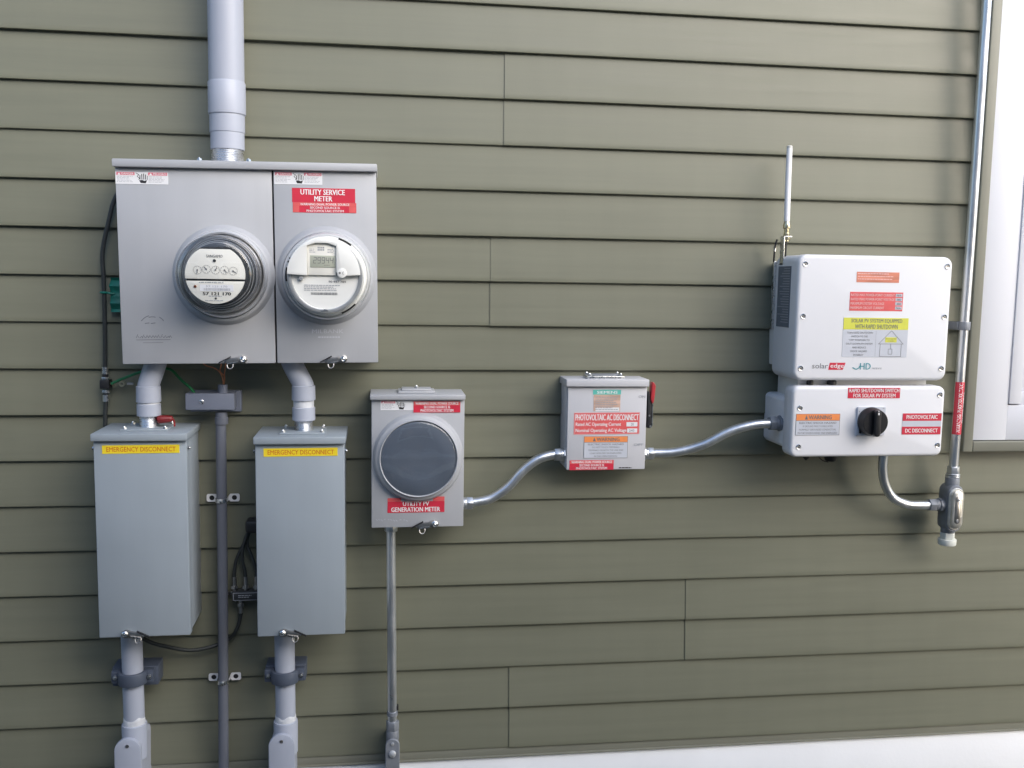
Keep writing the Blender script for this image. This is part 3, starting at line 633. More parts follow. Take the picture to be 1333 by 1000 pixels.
# ------------------------------------------------------------------ thin conduit, junction box
t = thing('thin_conduit', 'thin dark grey conduit between the two disconnect boxes', 'conduit', (-.522, -.03, .1))
mb = MB(); mb.tube([(-.518,-.03,1.245),(-.5205,-.03,.82),(-.525,-.03,.42),(-.526,-.03,.12)], .0113, 24, sub=6); mb.build('pipe', 'dpvc', t)
mb = MB(); mb.lathe([(.0115,1.2205),(.0140,1.221),(.0143,1.2235),(.0143,1.2360),(.0125,1.237),(.0125,1.2475)], (-.5165,-.03), 28, 'Z', True, True); mb.build('coupling', 'dpvc', t)
def strap(z, xc, label):
    k = thing('pipe_strap', label, 'pipe strap', (xc, 0, z), 'two-eared straps on the thin conduit')
    mb = MB(); lp = []
    for i in range(15):
        a = math.pi*i/14; r0, r1 = .0114, .0128
        lp.append([(xc-r0*math.cos(a), -.030-r0*math.sin(a), z-.0045), (xc-r1*math.cos(a), -.030-r1*math.sin(a), z-.0045), (xc-r1*math.cos(a), -.030-r1*math.sin(a), z+.0045), (xc-r0*math.cos(a), -.030-r0*math.sin(a), z+.0045)])
    mb.loops(lp); mb.box(xc-.0128, xc-.0116, -.030, -.004, z-.0045, z+.0045); mb.box(xc+.0116, xc+.0128, -.030, -.004, z-.0045, z+.0045)
    mb.build('band', 'zinc', k)
    for sgn in (-1, 1):
        xm = xc+sgn*.0245; o = []; h = []
        for i in range(32):
            ca, sa = math.cos(2*math.pi*i/32), math.sin(2*math.pi*i/32); q = min(.0115/max(abs(ca), 1e-6), .0088/max(abs(sa), 1e-6), .0128)
            o.append((xm+q*ca, z+q*sa)); h.append((xm+.0056*ca, z+.0056*sa))
        mb = MB(); mb.loops([[(a,-.004,b) for a,b in o],[(a,-.0056,b) for a,b in o],[(a,-.0056,b) for a,b in h],[(a,-.004,b) for a,b in h]], False, False); e_ = mb.build('ear', 's_white', k)
        mb = MB(); mb.disc((xm,z), .0057, -.0046, 16); mb.build('hole', 'gap', e_)
    mb = MB(); mb.lathe([(.0045,-.0425),(.0045,-.0445),(.002,-.0455),(0,-.0455)], (xc,z), 14); mb.build('rivet', 'zinc', k)
strap(1.050, -.520, 'silver two-eared strap high on the thin conduit, between the disconnects')
strap(.632, -.523, 'silver two-eared strap low on the thin conduit, near the dangling cable')

t = thing('junction_box', 'small slate grey box on top of the thin conduit', 'junction box', (-.535, 0, 1.25))
mb = MB(); mb.box(-.586, -.476, -.012, .012, 1.2460, 1.2930); mb.build('base', 'jbox', t, .002)
mb = MB(); mb.box(-.589, -.4860, -.050, -.010, 1.2545, 1.2910); b = mb.build('cover', 'jbox', t, .0025)
mb = MB(); mb.lathe([(.0048,-.0495),(.0048,-.0520),(.0035,-.0528),(0,-.0528)], (-.5545,1.2730), 16); mb.build('screw', 'zinc', b)
mb = MB(); mb.lathe([(.0104,1.288),(.0104,1.3085),(.0085,1.309),(.0085,1.300)], (-.5130,-.030), 24, 'Z', True, False); mb.build('stub', 'jbox', t)

t = thing('copper_wires', 'bare copper wires running into the small slate box', 'wire', (-.513, -.03, 1.31))
for pts in ([(-.560,-.04,1.370),(-.548,-.038,1.352),(-.530,-.033,1.345),(-.518,-.031,1.335),(-.512,-.030,1.318),(-.5125,-.03,1.300)],
            [(-.512,-.05,1.372),(-.513,-.045,1.352),(-.517,-.035,1.338),(-.509,-.032,1.326),(-.510,-.03,1.312),(-.511,-.03,1.300)],
            [(-.500,-.06,1.372),(-.503,-.05,1.350),(-.508,-.035,1.333),(-.509,-.028,1.318),(-.512,-.028,1.300)]):
    MB().tube(pts, .0013, 8).build('strand', 'copper', t)
t = thing('green_wire', 'green ground wire looping behind the left elbow fitting', 'wire', (-.66, -.02, 1.3))
MB().tube([(-.748,-.024,1.309),(-.724,-.022,1.320),(-.684,-.020,1.3355),(-.650,-.016,1.342),(-.624,-.018,1.339),(-.602,-.022,1.317),(-.585,-.026,1.303),(-.572,-.030,1.288)], .0030, 10).build('strand', 'greenw', t)

# ------------------------------------------------------------------ coax on the left with ground block and teal strap
t = thing('coax_cable', 'black coax cable running down left of the meter cabinet', 'cable', (-.76, -.02, 1.2))
MB().tube([(-.700,-.016,1.752),(-.722,-.017,1.722),(-.735,-.018,1.694),(-.743,-.020,1.662),(-.755,-.020,1.613),(-.7595,-.020,1.580),(-.7580,-.020,1.532),(-.7585,-.020,1.425),(-.7605,-.020,1.343)], .0046, 14).build('upper_length', 'coax', t)
MB().tube([(-.7610,-.020,1.272),(-.763,-.020,1.240),(-.765,-.020,1.19)], .0046, 14).build('lower_length', 'coax', t)
for z0, z1 in ((1.330,1.345),(1.270,1.285)):
    mb = MB(); mb.cyl((-.7608,-.02,z0), (-.7608,-.02,z1), .0066, .0066, 16); mb.build('ferrule', 'zinc', t)
t = thing('ground_block', 'small black grounding block on the coax cable', 'ground block', (-.7607, 0, 1.27))
mb = MB(); mb.box(-.7705, -.7510, -.030, -.002, 1.2985, 1.3175); mb.build('block', 'black', t, .0015)
for z in (1.2915, 1.3205):
    mb = MB(); mb.cyl((-.7607,-.02,z-.003), (-.7607,-.02,z+.003), .0088, .0088, 6); mb.build('nut', 'zinc', t, .0006)
for z0, z1 in ((1.284,1.289),(1.3235,1.331)):
    mb = MB(); mb.cyl((-.7607,-.02,z0), (-.7607,-.02,z1), .0060, .0060, 16); mb.build('thread', 'black', t)
mb = MB(); mb.cyl((-.751,-.018,1.309), (-.742,-.018,1.309), .003, .003, 10); mb.build('ground_screw', 'brass', t)
mb = MB(); mb.lathe([(.0030,-.020),(.0030,-.026),(.0064,-.026),(.0064,-.020)], (-.7255,1.3090), 18); mb.build('lug', 'brass', t)
mb = MB(); mb.cyl((-.716,-.018,1.309), (-.703,-.018,1.3085), .0034, .0026, 10); mb.build('lug_tail', 'hasp', t)
t = thing('teal_strap', 'teal plastic strap tied to the coax beside the meter cabinet', 'strap', (-.735, -.01, 1.46))
mb = MB(); lp = []
for i in range(13):
    z = 1.464+.074*i/12; w = .010*noise.noise((i*.6, 2, 1)); y = -.016+.008*noise.noise((i*.5, 7, 1))
    lp.append([(-.7465+w*.4, y, z), (-.735, y-.005+w*.3, z), (-.715, y, z), (-.705, y+.006, z), (-.705, y+.008, z), (-.735, y-.002, z), (-.7465+w*.4, y+.003, z)])
mb.loops(lp); mb.build('strip', 'teal', t, angle=60)
mb = MB(); mb.tube([(-.7585+.0062*math.cos(a), -.02+.0062*math.sin(a), 1.5055) for a in [2*math.pi*i/12 for i in range(13)]], .0024, 8, sub=2); mb.tube([(-.752,-.020,1.5055),(-.744,-.020,1.5035),(-.736,-.018,1.503)], .0024, 8); mb.build('tie', 'teal', t)

# ------------------------------------------------------------------ splitter and its cables
t = thing('coax_splitter', 'small dark coax splitter half behind the disconnect box', 'splitter', (-.468, 0, .82))
mb = MB(); mb.box(-.500, -.425, -.036, -.004, .8195, .8410); b = mb.build('body', 'meterdark', t, .002)
mb = MB(); mb.rect(-.4965, -.4250, .8378, .8390, -.0366); mb.rect(-.4965, -.4250, .8215, .8225, -.0366); mb.rect(-.4970, -.4958, .8215, .8390, -.0366); fine_print(mb, -.486, -.456, .8335, .0016, -.0366, 2, .0040, random.Random(14)); mb.build('marking', 'i_lgrey', b, recalc=False)
for x, z0, z1 in ((-.4960,.841,.858),(-.4715,.841,.858),(-.448,.841,.858),(-.4830,.800,.8195)):
    mb = MB(); mb.cyl((x,-.022,z0), (x,-.022,z1), .0052, .0052, 12); mb.cyl((x,-.022,z0+.004), (x,-.022,z0+.011), .0082, .0078, 6); mb.build('port', 'hasp', t)
mb = MB(); mb.box(-.512, -.498, -.010, -.003, .826, .834); mb.build('mounting_ear', 'hasp', t, .001)
t = thing('coax_bundle', 'tangle of thin black cables above the splitter', 'cable', (-.47, -.02, .86))
for pts in ([(-.496,-.022,.858),(-.496,-.022,.880),(-.4905,-.021,.912),(-.474,-.020,.948),(-.4575,-.020,.985),(-.452,-.03,1.005)],
            [(-.4715,-.022,.858),(-.4720,-.022,.882),(-.4780,-.022,.915),(-.4745,-.024,.945),(-.4640,-.026,.975),(-.456,-.03,.995)],
            [(-.448,-.022,.858),(-.4475,-.022,.884),(-.458,-.018,.918),(-.468,-.016,.945),(-.462,-.020,.975),(-.450,-.025,1.000)]):
    MB().tube(pts, .0038, 10).build('cable', 'coax', t)
for x in (-.496, -.4715, -.448):
    mb = MB(); mb.cyl((x,-.022,.857), (x,-.022,.872), .0050, .0050, 14); mb.build('ferrule', 'hasp', t)
mb = MB(); mb.box(-.467, -.430, -.050, -.006, .978, 1.006); mb.build('cable_boot', 'black', t, .006, 3)
t = thing('hanging_cable', 'black cable sagging behind the thin conduit', 'cable', (-.56, -.02, .7))
MB().tube([(-.483,-.022,.800),(-.4835,-.022,.782),(-.493,-.020,.748),(-.515,-.012,.721),(-.558,-.020,.7075),(-.600,-.026,.706),(-.649,-.030,.719),(-.676,-.032,.729),(-.700,-.030,.742)], .0044, 12).build('jacket', 'coax', t)
mb = MB(); mb.cyl((-.483,-.022,.788), (-.483,-.022,.803), .0055, .0055, 14); mb.build('ferrule', 'hasp', t)

# ------------------------------------------------------------------ PV meter socket
t = thing('generation_meter', 'square grey meter box with a round dark blank disc', 'meter box', (-.088, 0, .998))
mb = MB(); mb.box(-.1875, .0115, -.088, .012, 1.000, 1.2835); mb.build('cabinet', 'grey', t, .003)
mb = MB(); mb.box(-.1895, .0135, -.095, -.0885, .9975, 1.2822); co = mb.build('cover', 'grey', t, .002)
mb = MB(); mb.box(-.1925, .0145, -.1055, .010, 1.2832, 1.2945); mb.build('hood', 'grey', t, .0018)
c = (-.0872, 1.1555)
mb = MB(); mb.lathe([(.0828,-.1140),(.0818,-.1168),(.078,-.1180),(.04,-.1190),(0,-.1193)], c, 72); mb.build('glass_cover', 'dust_glint_pane', t, angle=60)
mb = MB(); mb.lathe([(.0995,-.0945),(.0985,-.0965),(.0965,-.1040),(.0945,-.1085),(.0915,-.1110),(.0885,-.1115),(.0862,-.1160),(.0845,-.1180),(.0828,-.1170),(.0825,-.1120)], c, 80); mb.build('socket_rim', 'grey', t, angle=60)
mb = MB(); mb.lathe([(.0832,-.1090),(.0830,-.1135),(.0800,-.1150),(.05,-.1158),(0,-.1160)], c, 72); mb.build('blank_disc', 'disc', t, angle=60)
FR = -.0953
danger_sticker(t, -.1700, -.0835, 1.2595, 1.2805, FR, 12, right=False)
dual_sticker(t, -.0985, .0040, 1.2545, 1.2790, FR-.0008, 's_red')
s = sticker(t, 's_red', -.1545, -.0290, 1.0310, 1.0560, FR, 'red label naming the generation meter')
lettering(s, 'i_white', FR-.0009, [('UTILITY PV', -.121, -.063, 1.0462, 1.0555), ('GENERATION METER', -.1465, -.0385, 1.0330, 1.0432)], .025)
s = sticker(t, 's_coral', -.1545, -.1250, 1.0565, 1.0640, FR); s = sticker(t, 's_coral', -.0545, -.0290, 1.0565, 1.0660, FR)
a = MB(); rng = random.Random(4); x = -.180
while x < -.112:
    a.line((x,1.0175-(x+.18)*.05), (x+.004,1.0125-(x+.18)*.05+rng.uniform(0,.006)), .0011, FR-.0003); x += rng.uniform(.005,.009)
a.build('embossed_mark', 'i_dimw', t)  # flat pale strokes painted for the light an embossed mark catches
hasp(t, -.072, 1.0010, -.0970, 1, 1.05)
mb = MB(); mb.slab(-.130, -.053, 1e-3, 2e-3, .0001, [(0,0),(0,0)]) if False else mb.box(-.132, -.050, -.085, -.022, 1.2943, 1.3000)
h = mb.build('hub_cap', 'grey', t, .0025)
mb = MB(); mb.box(-.124, -.058, -.078, -.030, 1.2998, 1.3040); mb.build('hub_crown', 'grey', t, .0022)
bolt(MB(), -.091, -.054, 1.3040, .005, .004).build('bolt', 'zinc', h)

# ------------------------------------------------------------------ steel tubes
RT = .0107
t = thing('steel_conduit', 'straight galvanized conduit running down from the generation meter box', 'conduit', (-.144, -.045, .48))
mb = MB(); mb.tube([(-.1465,-.045,.9980),(-.1450,-.045,.80),(-.1425,-.045,.552),(-.1420,-.045,.50)], RT, 20, sub=5); mb.build('tube', 'emt', t)
connector(t, (-.1465,-.045,.9985), (0,0,-1), RT, .022)
mb = MB(); mb.lathe([(.0116,.540),(.0124,.541),(.0124,.550),(.0116,.551)], (-.1424,-.045), 24, 'Z', True, True); mb.build('tape_band', 'cast', t)
mb = MB(); mb.box(-.134, -.128, -.048, -.035, .553, .563); mb.build('tab', 'black', t, .001)
t = thing('cast_elbow_fitting', 'dark cast elbow at the foot of the galvanized conduit', 'conduit elbow', (-.142, -.05, .35))
mb = MB(); mb.cyl((-.1415,-.045,.527), (-.1415,-.045,.506), .0155, .0155, 6); mb.cyl((-.1415,-.045,.506), (-.1415,-.045,.485), .0140, .0150, 24); mb.build('compression_nut', 'cast', t, .0008)
mb = MB(); mb.slab(-.1565, -.1270, .350, .490, .0146, [(0,.012),(0,-.058),(.003,-.060)]); mb.build('body', 'cast', t)
mb = MB(); mb.slab(-.1580, -.1255, .345, .4915, .0160, [(0,-.060),(0,-.0625),(.0015,-.064)]); cv = mb.build('cover', 'cast', t)
mb = MB(); mb.lathe([(.0085,-.0638),(.0075,-.0680),(.004,-.0700),(0,-.0705)], (-.1420,.4560), 18); mb.build('boss', 'chrome', cv)
mb = MB(); mb.lathe([(.0035,-.0638),(.0035,-.0665),(0,-.0670)], (-.1418,.4800), 12); mb.build('screw', 'chrome', cv)

t = thing('bent_conduit', 'shiny S-bent conduit between generation meter and red-handled disconnect', 'conduit', (.13, -.05, 1.04))
mb = MB(); mb.tube([(.014,-.05,1.0395),(.040,-.05,1.0410),(.081,-.05,1.0500),(.120,-.05,1.0765),(.151,-.05,1.1110),(.186,-.05,1.1385),(.222,-.048,1.1488),(.253,-.047,1.1490)], RT, 20, sub=8); mb.build('tube', 'emt', t)
connector(t, (.0120,-.05,1.0393), (1,0,0), RT, .026); connector(t, (.2495,-.047,1.1490), (-1,0,0), RT, .024)
t = thing('bent_conduit', 'shiny bent conduit between red-handled disconnect and white switch box', 'conduit', (.59, -.07, 1.15))
mb = MB(); mb.tube([(.431,-.048,1.1495),(.458,-.049,1.1510),(.511,-.058,1.1550),(.571,-.070,1.1735),(.629,-.082,1.2060),(.682,-.089,1.2225),(.725,-.092,1.2260),(.746,-.092,1.2265)], RT, 20, sub=8); mb.build('tube', 'emt', t)
connector(t, (.4345,-.048,1.1497), (1,0,0), RT, .024); connector(t, (.7455,-.092,1.2265), (-1,0,0), RT*1.08, .026, m='cast')

# ------------------------------------------------------------------ AC disconnect
t = thing('ac_disconnect', 'small pale grey disconnect box with a red side handle', 'disconnect box', (.337, 0, 1.122))
mb = MB(); mb.box(.2440, .4290, -.078, .012, 1.1235, 1.3240); mb.build('cabinet', 'lgrey', t, .003)
mb = MB(); mb.box(.2455, .4278, -.085, -.0785, 1.1215, 1.3105); mb.build('cover', 'lgrey', t, .002)
mb = MB(); mb.box(.2400, .4300, -.0955, .010, 1.3118, 1.3280); mb.build('hood', 'lgrey', t, .002)
mb = MB(); mb.box(.289, .375, -.082, -.025, 1.3278, 1.3345); h = mb.build('hub_plate', 'zinc', t, .002)
mb = MB(); mb.box(.297, .367, -.072, -.032, 1.3343, 1.3372); mb.build('hub_cap', 'cast', t, .001)
for x, y in ((.296,-.074),(.368,-.074),(.296,-.033),(.368,-.033)): bolt(MB(), x, y, 1.3345, .0048, .0042).build('bolt', 'zinc', h)
mb = MB(); mb.prism([(.4303,1.2165),(.4385,1.2165),(.4410,1.2200),(.4410,1.2720),(.4365,1.2800),(.4328,1.3000),(.4303,1.3000)], -.086, -.055); q = mb.build('handle_bracket', 'black', t, .001)
mb = MB(); mb.cyl((.4375,-.085,1.2205), (.4375,-.089,1.2205), .0030, .0026, 12); mb.cyl((.4345,-.085,1.245), (.4345,-.0875,1.245), .0022, .002, 12); mb.box(.4405,.4420,-.0872,-.056,1.222,1.272); mb.build('handle_rivets', 'zinc', q)
mb = MB(); mb.prism([(.4352,1.2840),(.4395,1.2720),(.4425,1.2750),(.4445,1.2840),(.4468,1.3130),(.4435,1.3200),(.4400,1.3215),(.4375,1.3180)], -.090, -.066); mb.build('handle', 'handle', t, .0018, 3)
FR = -.0853
s = sticker(t, 's_tan', .3045, .3660, 1.2555, 1.2930, FR, 'faded tan maker label with a teal heading')
a = MB(); a.rect(.3025, .3670, 1.2932, 1.3040, FR-.0006); a.build('heading', 's_teal', s); lettering(s, 'i_white', FR-.0009, [('SIEMENS', .3115, .3590, 1.2955, 1.3015)], .025)
a = MB(); a.rect(.3090, .3640, 1.2555, 1.2640, FR-.0006); a.build('band', 's_white', s)
a = MB(); fine_print(a, .3085, .3620, 1.2880, .0016, FR-.0009, 8, .0040, random.Random(21)); a.build('fine_print', 'i_lgrey', s)
s = sticker(t, 's_coral', .2605, .4120, 1.2025, 1.2520, FR, 'faded red label reading photovoltaic AC disconnect', tilt=.004)
a = MB()
for x0, x1, z0, z1 in ((.2615,.4110,1.2512,1.2518),(.2615,.4110,1.2034,1.2040),(.2615,.2621,1.2034,1.2518),(.4104,.4110,1.2034,1.2518)): a.rect(x0, x1, z0, z1, FR-.0007)
a.build('border', 'i_pink', s)
lettering(s, 'i_white', FR-.0009, [('PHOTOVOLTAIC AC DISCONNECT', .2635, .4095, 1.2345, 1.2485), ('Rated AC Operating Current', .2645, .3690, 1.2195, 1.2300, .014), ('Nominal Operating AC Voltage', .2645, .3820, 1.2055, 1.2160, .014)], .018)
a = MB(); a.rect(.3815, .4070, 1.2205, 1.2305, FR-.0010); a.rect(.3835, .4070, 1.2065, 1.2160, FR-.0010); a.build('value_box', 's_white', s)
lettering(s, 'i_grey', FR-.0013, [('20', .3920, .3985, 1.2225, 1.2282), ('240', .3880, .4000, 1.2085, 1.2140)], .008)
def shock_sticker(parent, x0, x1, z0, z1, y, body, lines, top=.27):
    s = sticker(parent, 's_white', x0, x1, z0, z1, y, 'orange and white electric shock warning label')
    w, h = x1-x0, z1-z0; e = .0008
    a = MB(); a.rect(x0+e, x1-e, z1-top*h, z1-e, y-.0006); a.build('heading', 's_orange', s)
    a = MB(); a.rect(x0+e, x1-e, z0+e, z1-top*h-.0006, y-.0006); a.build('panel', body, s)
    a = MB(); a.rect(x0, x1, z1-e, z1, y-.0007); a.rect(x0, x1, z0, z0+e, y-.0007); a.rect(x0, x0+e, z0, z1, y-.0007); a.rect(x1-e, x1, z0, z1, y-.0007); a.rect(x0, x1, z1-top*h-e, z1-top*h, y-.0008)
    a.add([(x0+.20*w,y-.0009,z1-.85*top*h),(x0+.27*w,y-.0009,z1-.85*top*h),(x0+.235*w,y-.0009,z1-.2*top*h)], [(0,1,2)])
    letter(a, 'WARNING', x0+.285*w, x0+.81*w, z1-.82*top*h, z1-.24*top*h, y-.0009, .02)
    n = len(lines); ph = (1-top)*h/(n+.4)
    for i, (st, fr) in enumerate(lines):
        zc = z1-top*h-ph*(i+.72); bh = ph*(.52 if i else .60)
        letter(a, st, x0+w*(1-fr)/2, x0+w*(1+fr)/2, zc-bh/2, zc+bh/2, y-.0009, .016 if i == 0 else .004)
    a.build('lettering', 'i_grey', s, recalc=False)
    return s
shock_sticker(t, .2845, .3860, 1.1480, 1.1985, FR, 's_pale', [('ELECTRIC SHOCK HAZARD', .82), ('DO NOT TOUCH TERMINALS', .62), ('TERMINALS ON BOTH THE LINE AND', .80), ('LOAD SIDES MAY BE ENERGIZED', .72), ('IN THE OPEN POSITION', .52)])
dual_sticker(t, .2525, .3545, 1.1212, 1.1435, FR, 's_red')
lettering(t, 'i_lgrey', FR-.0006, [('ON', .408, .4235, 1.2855, 1.2915), ('OFF', .400, .4225, 1.1755, 1.1815)], 0, 'switch_mark')
a = MB(); fine_print(a, .367, .407, 1.1268, .0022, FR-.0006, 1, .003, random.Random(20)); a.build('catalog_mark', 'i_black', t)

t.location = (.342, 0, 1.118); t.scale = (1.009, .82, 1.009)      # set after its parts are built

# ------------------------------------------------------------------ inverter
t = thing('inverter', 'large white solar inverter with stickers on its lid', 'inverter', (.928, 0, 1.335))
mb = MB(); mb.box(.7515, 1.100, -.020, .012, 1.356, 1.598); mb.build('mounting_plate', 'offwhite', t, .003)
mb = MB(); mb.box(.7450, .7520, -.020, -.012, 1.44, 1.600); mb.build('bracket_edge', 'zinc', t, .001)
mb = MB(); mb.slab(.7445, 1.1065, 1.333, 1.612, .018, [(.010,-.020),(.002,-.030),(0,-.036),(0,-.128)]); mb.build('housing', 'white', t)
mb = MB(); mb.box(.7432, .7450, -.118, -.050, 1.449, 1.587); s = mb.build('side_label', 's_side', t)
a = MB(); rng = random.Random(31)
for i in range(22):
    z = 1.583-i*.0058; e = -.114+rng.uniform(.030,.060)
    a.add([(.7428,-.115,z-.0016),(.7428,e,z-.0016),(.7428,e,z),(.7428,-.115,z)], [(0,1,2,3)])
a.build('fine_print', 'i_lgrey', s)
mb = MB(); mb.slab(.7445, 1.1110, 1.3330, 1.6130, .020, [(.0015,-.126),(0,-.128),(0,-.148),(.0012,-.1525),(.004,-.1550),(.008,-.1556)], 9); mb.build('lid', 'white', t)
for x, z in ((.7600,1.5915),(.7605,1.4760),(.7605,1.3600),(1.0970,1.5920),(1.0972,1.4780),(1.0978,1.3605)): screw(t, x, -.1556, z)
FR = -.1558
s = sticker(t, 's_rust', .8815, .9825, 1.5535, 1.5765, FR, 'rust coloured metallic label'); a = MB(); fine_print(a, .884, .980, 1.5735, .0016, FR-.0006, 3, .0060, random.Random(6)); a.build('fine_print', 'i_pink', s)
s = sticker(t, 's_coral', .8680, .9945, 1.4900, 1.5320, FR, 'faded red ratings label')
lettering(s, 'i_pink', FR-.0008, [('RATED MAX POWER-POINT CURRENT', .8700, .9740, 1.5225, 1.5280), ('RATED MAX POWER-POINT VOLTAGE', .8700, .9740, 1.5130, 1.5185), ('MAXIMUM SYSTEM VOLTAGE', .8700, .9500, 1.5035, 1.5090), ('MAXIMUM CIRCUIT CURRENT', .8700, .9500, 1.4940, 1.4995)], .016)
a = MB()
for z in (1.5220, 1.5125, 1.5030, 1.4935): a.rect(.9765, .9925, z, z+.0068, FR-.0006)
a.build('value_box', 's_pale', s)
lettering(s, 'i_grey', FR-.0010, [('N/A', .9790, .9900, 1.5230, 1.5275), ('380', .9790, .9900, 1.5135, 1.5180), ('480', .9790, .9900, 1.5040, 1.5085), ('N/A', .9790, .9900, 1.4945, 1.4990)], .01)
s = sticker(t, 's_pale', .8560, 1.0110, 1.3860, 1.4745, FR, 'yellow headed rapid shutdown label with a house drawing')
a = MB(); a.rect(.8560, 1.0110, 1.4480, 1.4745, FR-.0006); a.rect(.9575, .9850, 1.4195, 1.4310, FR-.0007); a.build('heading', 's_lime', s)
lettering(s, 'i_grey', FR-.0009, [('SOLAR PV SYSTEM EQUIPPED', .8740, .9960, 1.4622, 1.4720, .010), ('WITH RAPID SHUTDOWN', .8835, .9855, 1.4500, 1.4598, .010), ('TURN RAPID SHUTDOWN', .8650, .9270, 1.4388, 1.4430), ('SWITCH TO THE', .8760, .9150, 1.4305, 1.4347), ('"OFF" POSITION TO', .8700, .9200, 1.4222, 1.4264), ('SHUT DOWN PV SYSTEM', .8640, .9270, 1.4139, 1.4181), ('AND REDUCE', .8790, .9120, 1.4056, 1.4098), ('SHOCK HAZARD', .8750, .9150, 1.3973, 1.4015), ('IN ARRAY', .8830, .9070, 1.3890, 1.3932)], .004)
lettering(s, 'i_grey', FR-.0009, [('SOLAR ELECTRIC', .9585, .9840, 1.4260, 1.4288), ('PV PANELS', .9635, .9790, 1.4212, 1.4240)], .0)
a = MB(); y = FR-.0009
for p, q in (((.9715,1.4460),(.9415,1.4155)),((.9715,1.4460),(1.0015,1.4155)),((.9415,1.4160),(1.0015,1.4160)),((.9460,1.4160),(.9455,1.3875)),((.9965,1.4160),(.9965,1.3875)),((.9450,1.3878),(.9970,1.3878)),((.9710,1.4155),(.9710,1.4045)),((.9660,1.4045),(.9750,1.4045)),((.9660,1.4045),(.9660,1.3930)),((.9750,1.4045),(.9750,1.3930)),((.9660,1.3930),(.9750,1.3930))):
    a.line(p, q, .0008, y)
a.build('house_drawing', 'i_grey', s); a = MB(); a.rect(.9345, .9350, 1.388, 1.446, y); a.build('divider', 'i_lgrey', s)
lettering(t, 'i_grey', FR-.0004, [('solar', .7870, .8245, 1.3600, 1.3715)], .004, 'logo')
a = MB(); a.add([(.8255,FR-.0003,1.3570),(.8600,FR-.0003,1.3570),(.8660,FR-.0003,1.3730),(.8285,FR-.0003,1.3730)], [(0,1,2,3)]); lg = a.build('logo_block', 's_red', t)
lettering(lg, 'i_white', FR-.0007, [('edge', .8300, .8620, 1.3585, 1.3712)], .012)
a = MB(); letter(a, 'HD', .9005, .9265, 1.3580, 1.3725, FR-.0004, .012); pts = [(.8830,1.3625),(.8865,1.3605),(.8905,1.3585),(.8945,1.3590),(.8985,1.3620),(.9010,1.3660)]
for p, q in zip(pts, pts[1:]): a.line(p, q, .0022, FR-.0004)
a.build('logo', 'i_teal', t, recalc=False)
lettering(t, 'i_lgrey', FR-.0004, [('wave', .9300, .9530, 1.3585, 1.3625)], 0, 'logo')

# ------------------------------------------------------------------ switch box under the inverter
t = thing('dc_switch_box', 'white switch box with a black rotary knob under the inverter', 'switch box', (.929, 0, 1.158))
mb = MB(); mb.slab(.7455, 1.103, 1.172, 1.2900, .012, [(.004,.012),(0,-.004),(0,-.100),(.002,-.112)]); mb.build('housing', 'white', t)
mb = MB(); mb.slab(.7450, 1.1125, 1.1580, 1.3200, .016, [(.004,-.106),(0,-.112),(0,-.148),(.0012,-.1525),(.004,-.1550),(.008,-.1556)], 9); mb.build('lid', 'white', t)
mb = MB(); mb.box(.770, 1.084, -.122, -.012, 1.2880, 1.3420); mb.build('neck', 'offwhite', t, .002)
for x, z in ((.7635,1.2705),(.7645,1.1820),(1.0990,1.3000),(1.1005,1.1835)): screw(t, x, -.1556, z)
for x, r_ in ((.796,.0075),(.848,.0105)):
    mb = MB(); mb.lathe([(r_,1.3210),(r_,1.3280),(r_*.7,1.3320),(r_*.7,1.345)], (x,-.130), 12, 'Z', True, True); mb.build('cable_gland', 'black', t)
mb = MB(); mb.lathe([(.0095,1.160),(.0095,1.148),(.0070,1.142),(.002,1.137)], (.8190,-.080), 16, 'Z', True, True); mb.build('plug', 'black', t)
mb = MB(); mb.lathe([(.0150,1.160),(.0150,1.142),(.0130,1.136),(.011,1.1345)], (.8800,-.080), 14, 'Z', True, True); mb.build('cable_gland', 'black', t)
mb = MB(); mb.tube([(.846,-.080,1.160),(.848,-.080,1.148),(.858,-.083,1.137),(.872,-.086,1.133)], .0012, 8); mb.build('drain_wire', 'black', t)
mb = MB(); mb.slab(.8990, .9665, 1.2075, 1.2735, .003, [(0,-.154),(0,-.1600),(.0008,-.1606)]); p_ = mb.build('switch_plate', 's_pale', t)
a = MB(); a.ringarc((.932,1.2405), .0315, .0320, -.1609, R(100), R(160), 10, .0002); fine_print(a, .9015, .9085, 1.2645, .0022, -.1609, 1, .003, random.Random(22)); fine_print(a, .9585, .9640, 1.2710, .0022, -.1609, 1, .003, random.Random(23)); a.build('plate_marks', 'i_lgrey', p_, recalc=False)
mb = MB(); mb.slab(.9040, .9090, 1.2130, 1.2250, .002, [(0,-.159),(0,-.164)]); mb.build('plate_catch', 'black', p_)
kn = MB(); n = 48; kc = (.9315,1.2405)
prof = [(.0325,-.1605),(.0325,-.1660),(.0310,-.1680),(.0300,-.1815),(.0285,-.1840),(0,-.1842)]
kn.lathe(prof, kc, 48); k_ = kn.build('knob', 'knob', t)
mb = MB(); mb.slab(kc[0]-.0085, kc[0]+.0085, kc[1]-.0315, kc[1]+.0290, .008, [(0,-.1830),(.001,-.1925),(.003,-.1945)]); mb.build('grip', 'knob', k_, .0005)
mb = MB(); mb.rect(kc[0]-.0010, kc[0]+.0010, kc[1]+.0245, kc[1]+.0285, -.1940); mb.box(kc[0]-.0016, kc[0]+.0016, -.1952, -.1930, kc[1]+.0190, kc[1]+.0240); mb.build('pointer', 'i_white', k_)
FR = -.1558
s = sticker(t, 's_red', .8755, 1.0010, 1.2925, 1.3165, FR, 'red label naming the rapid shutdown switch')
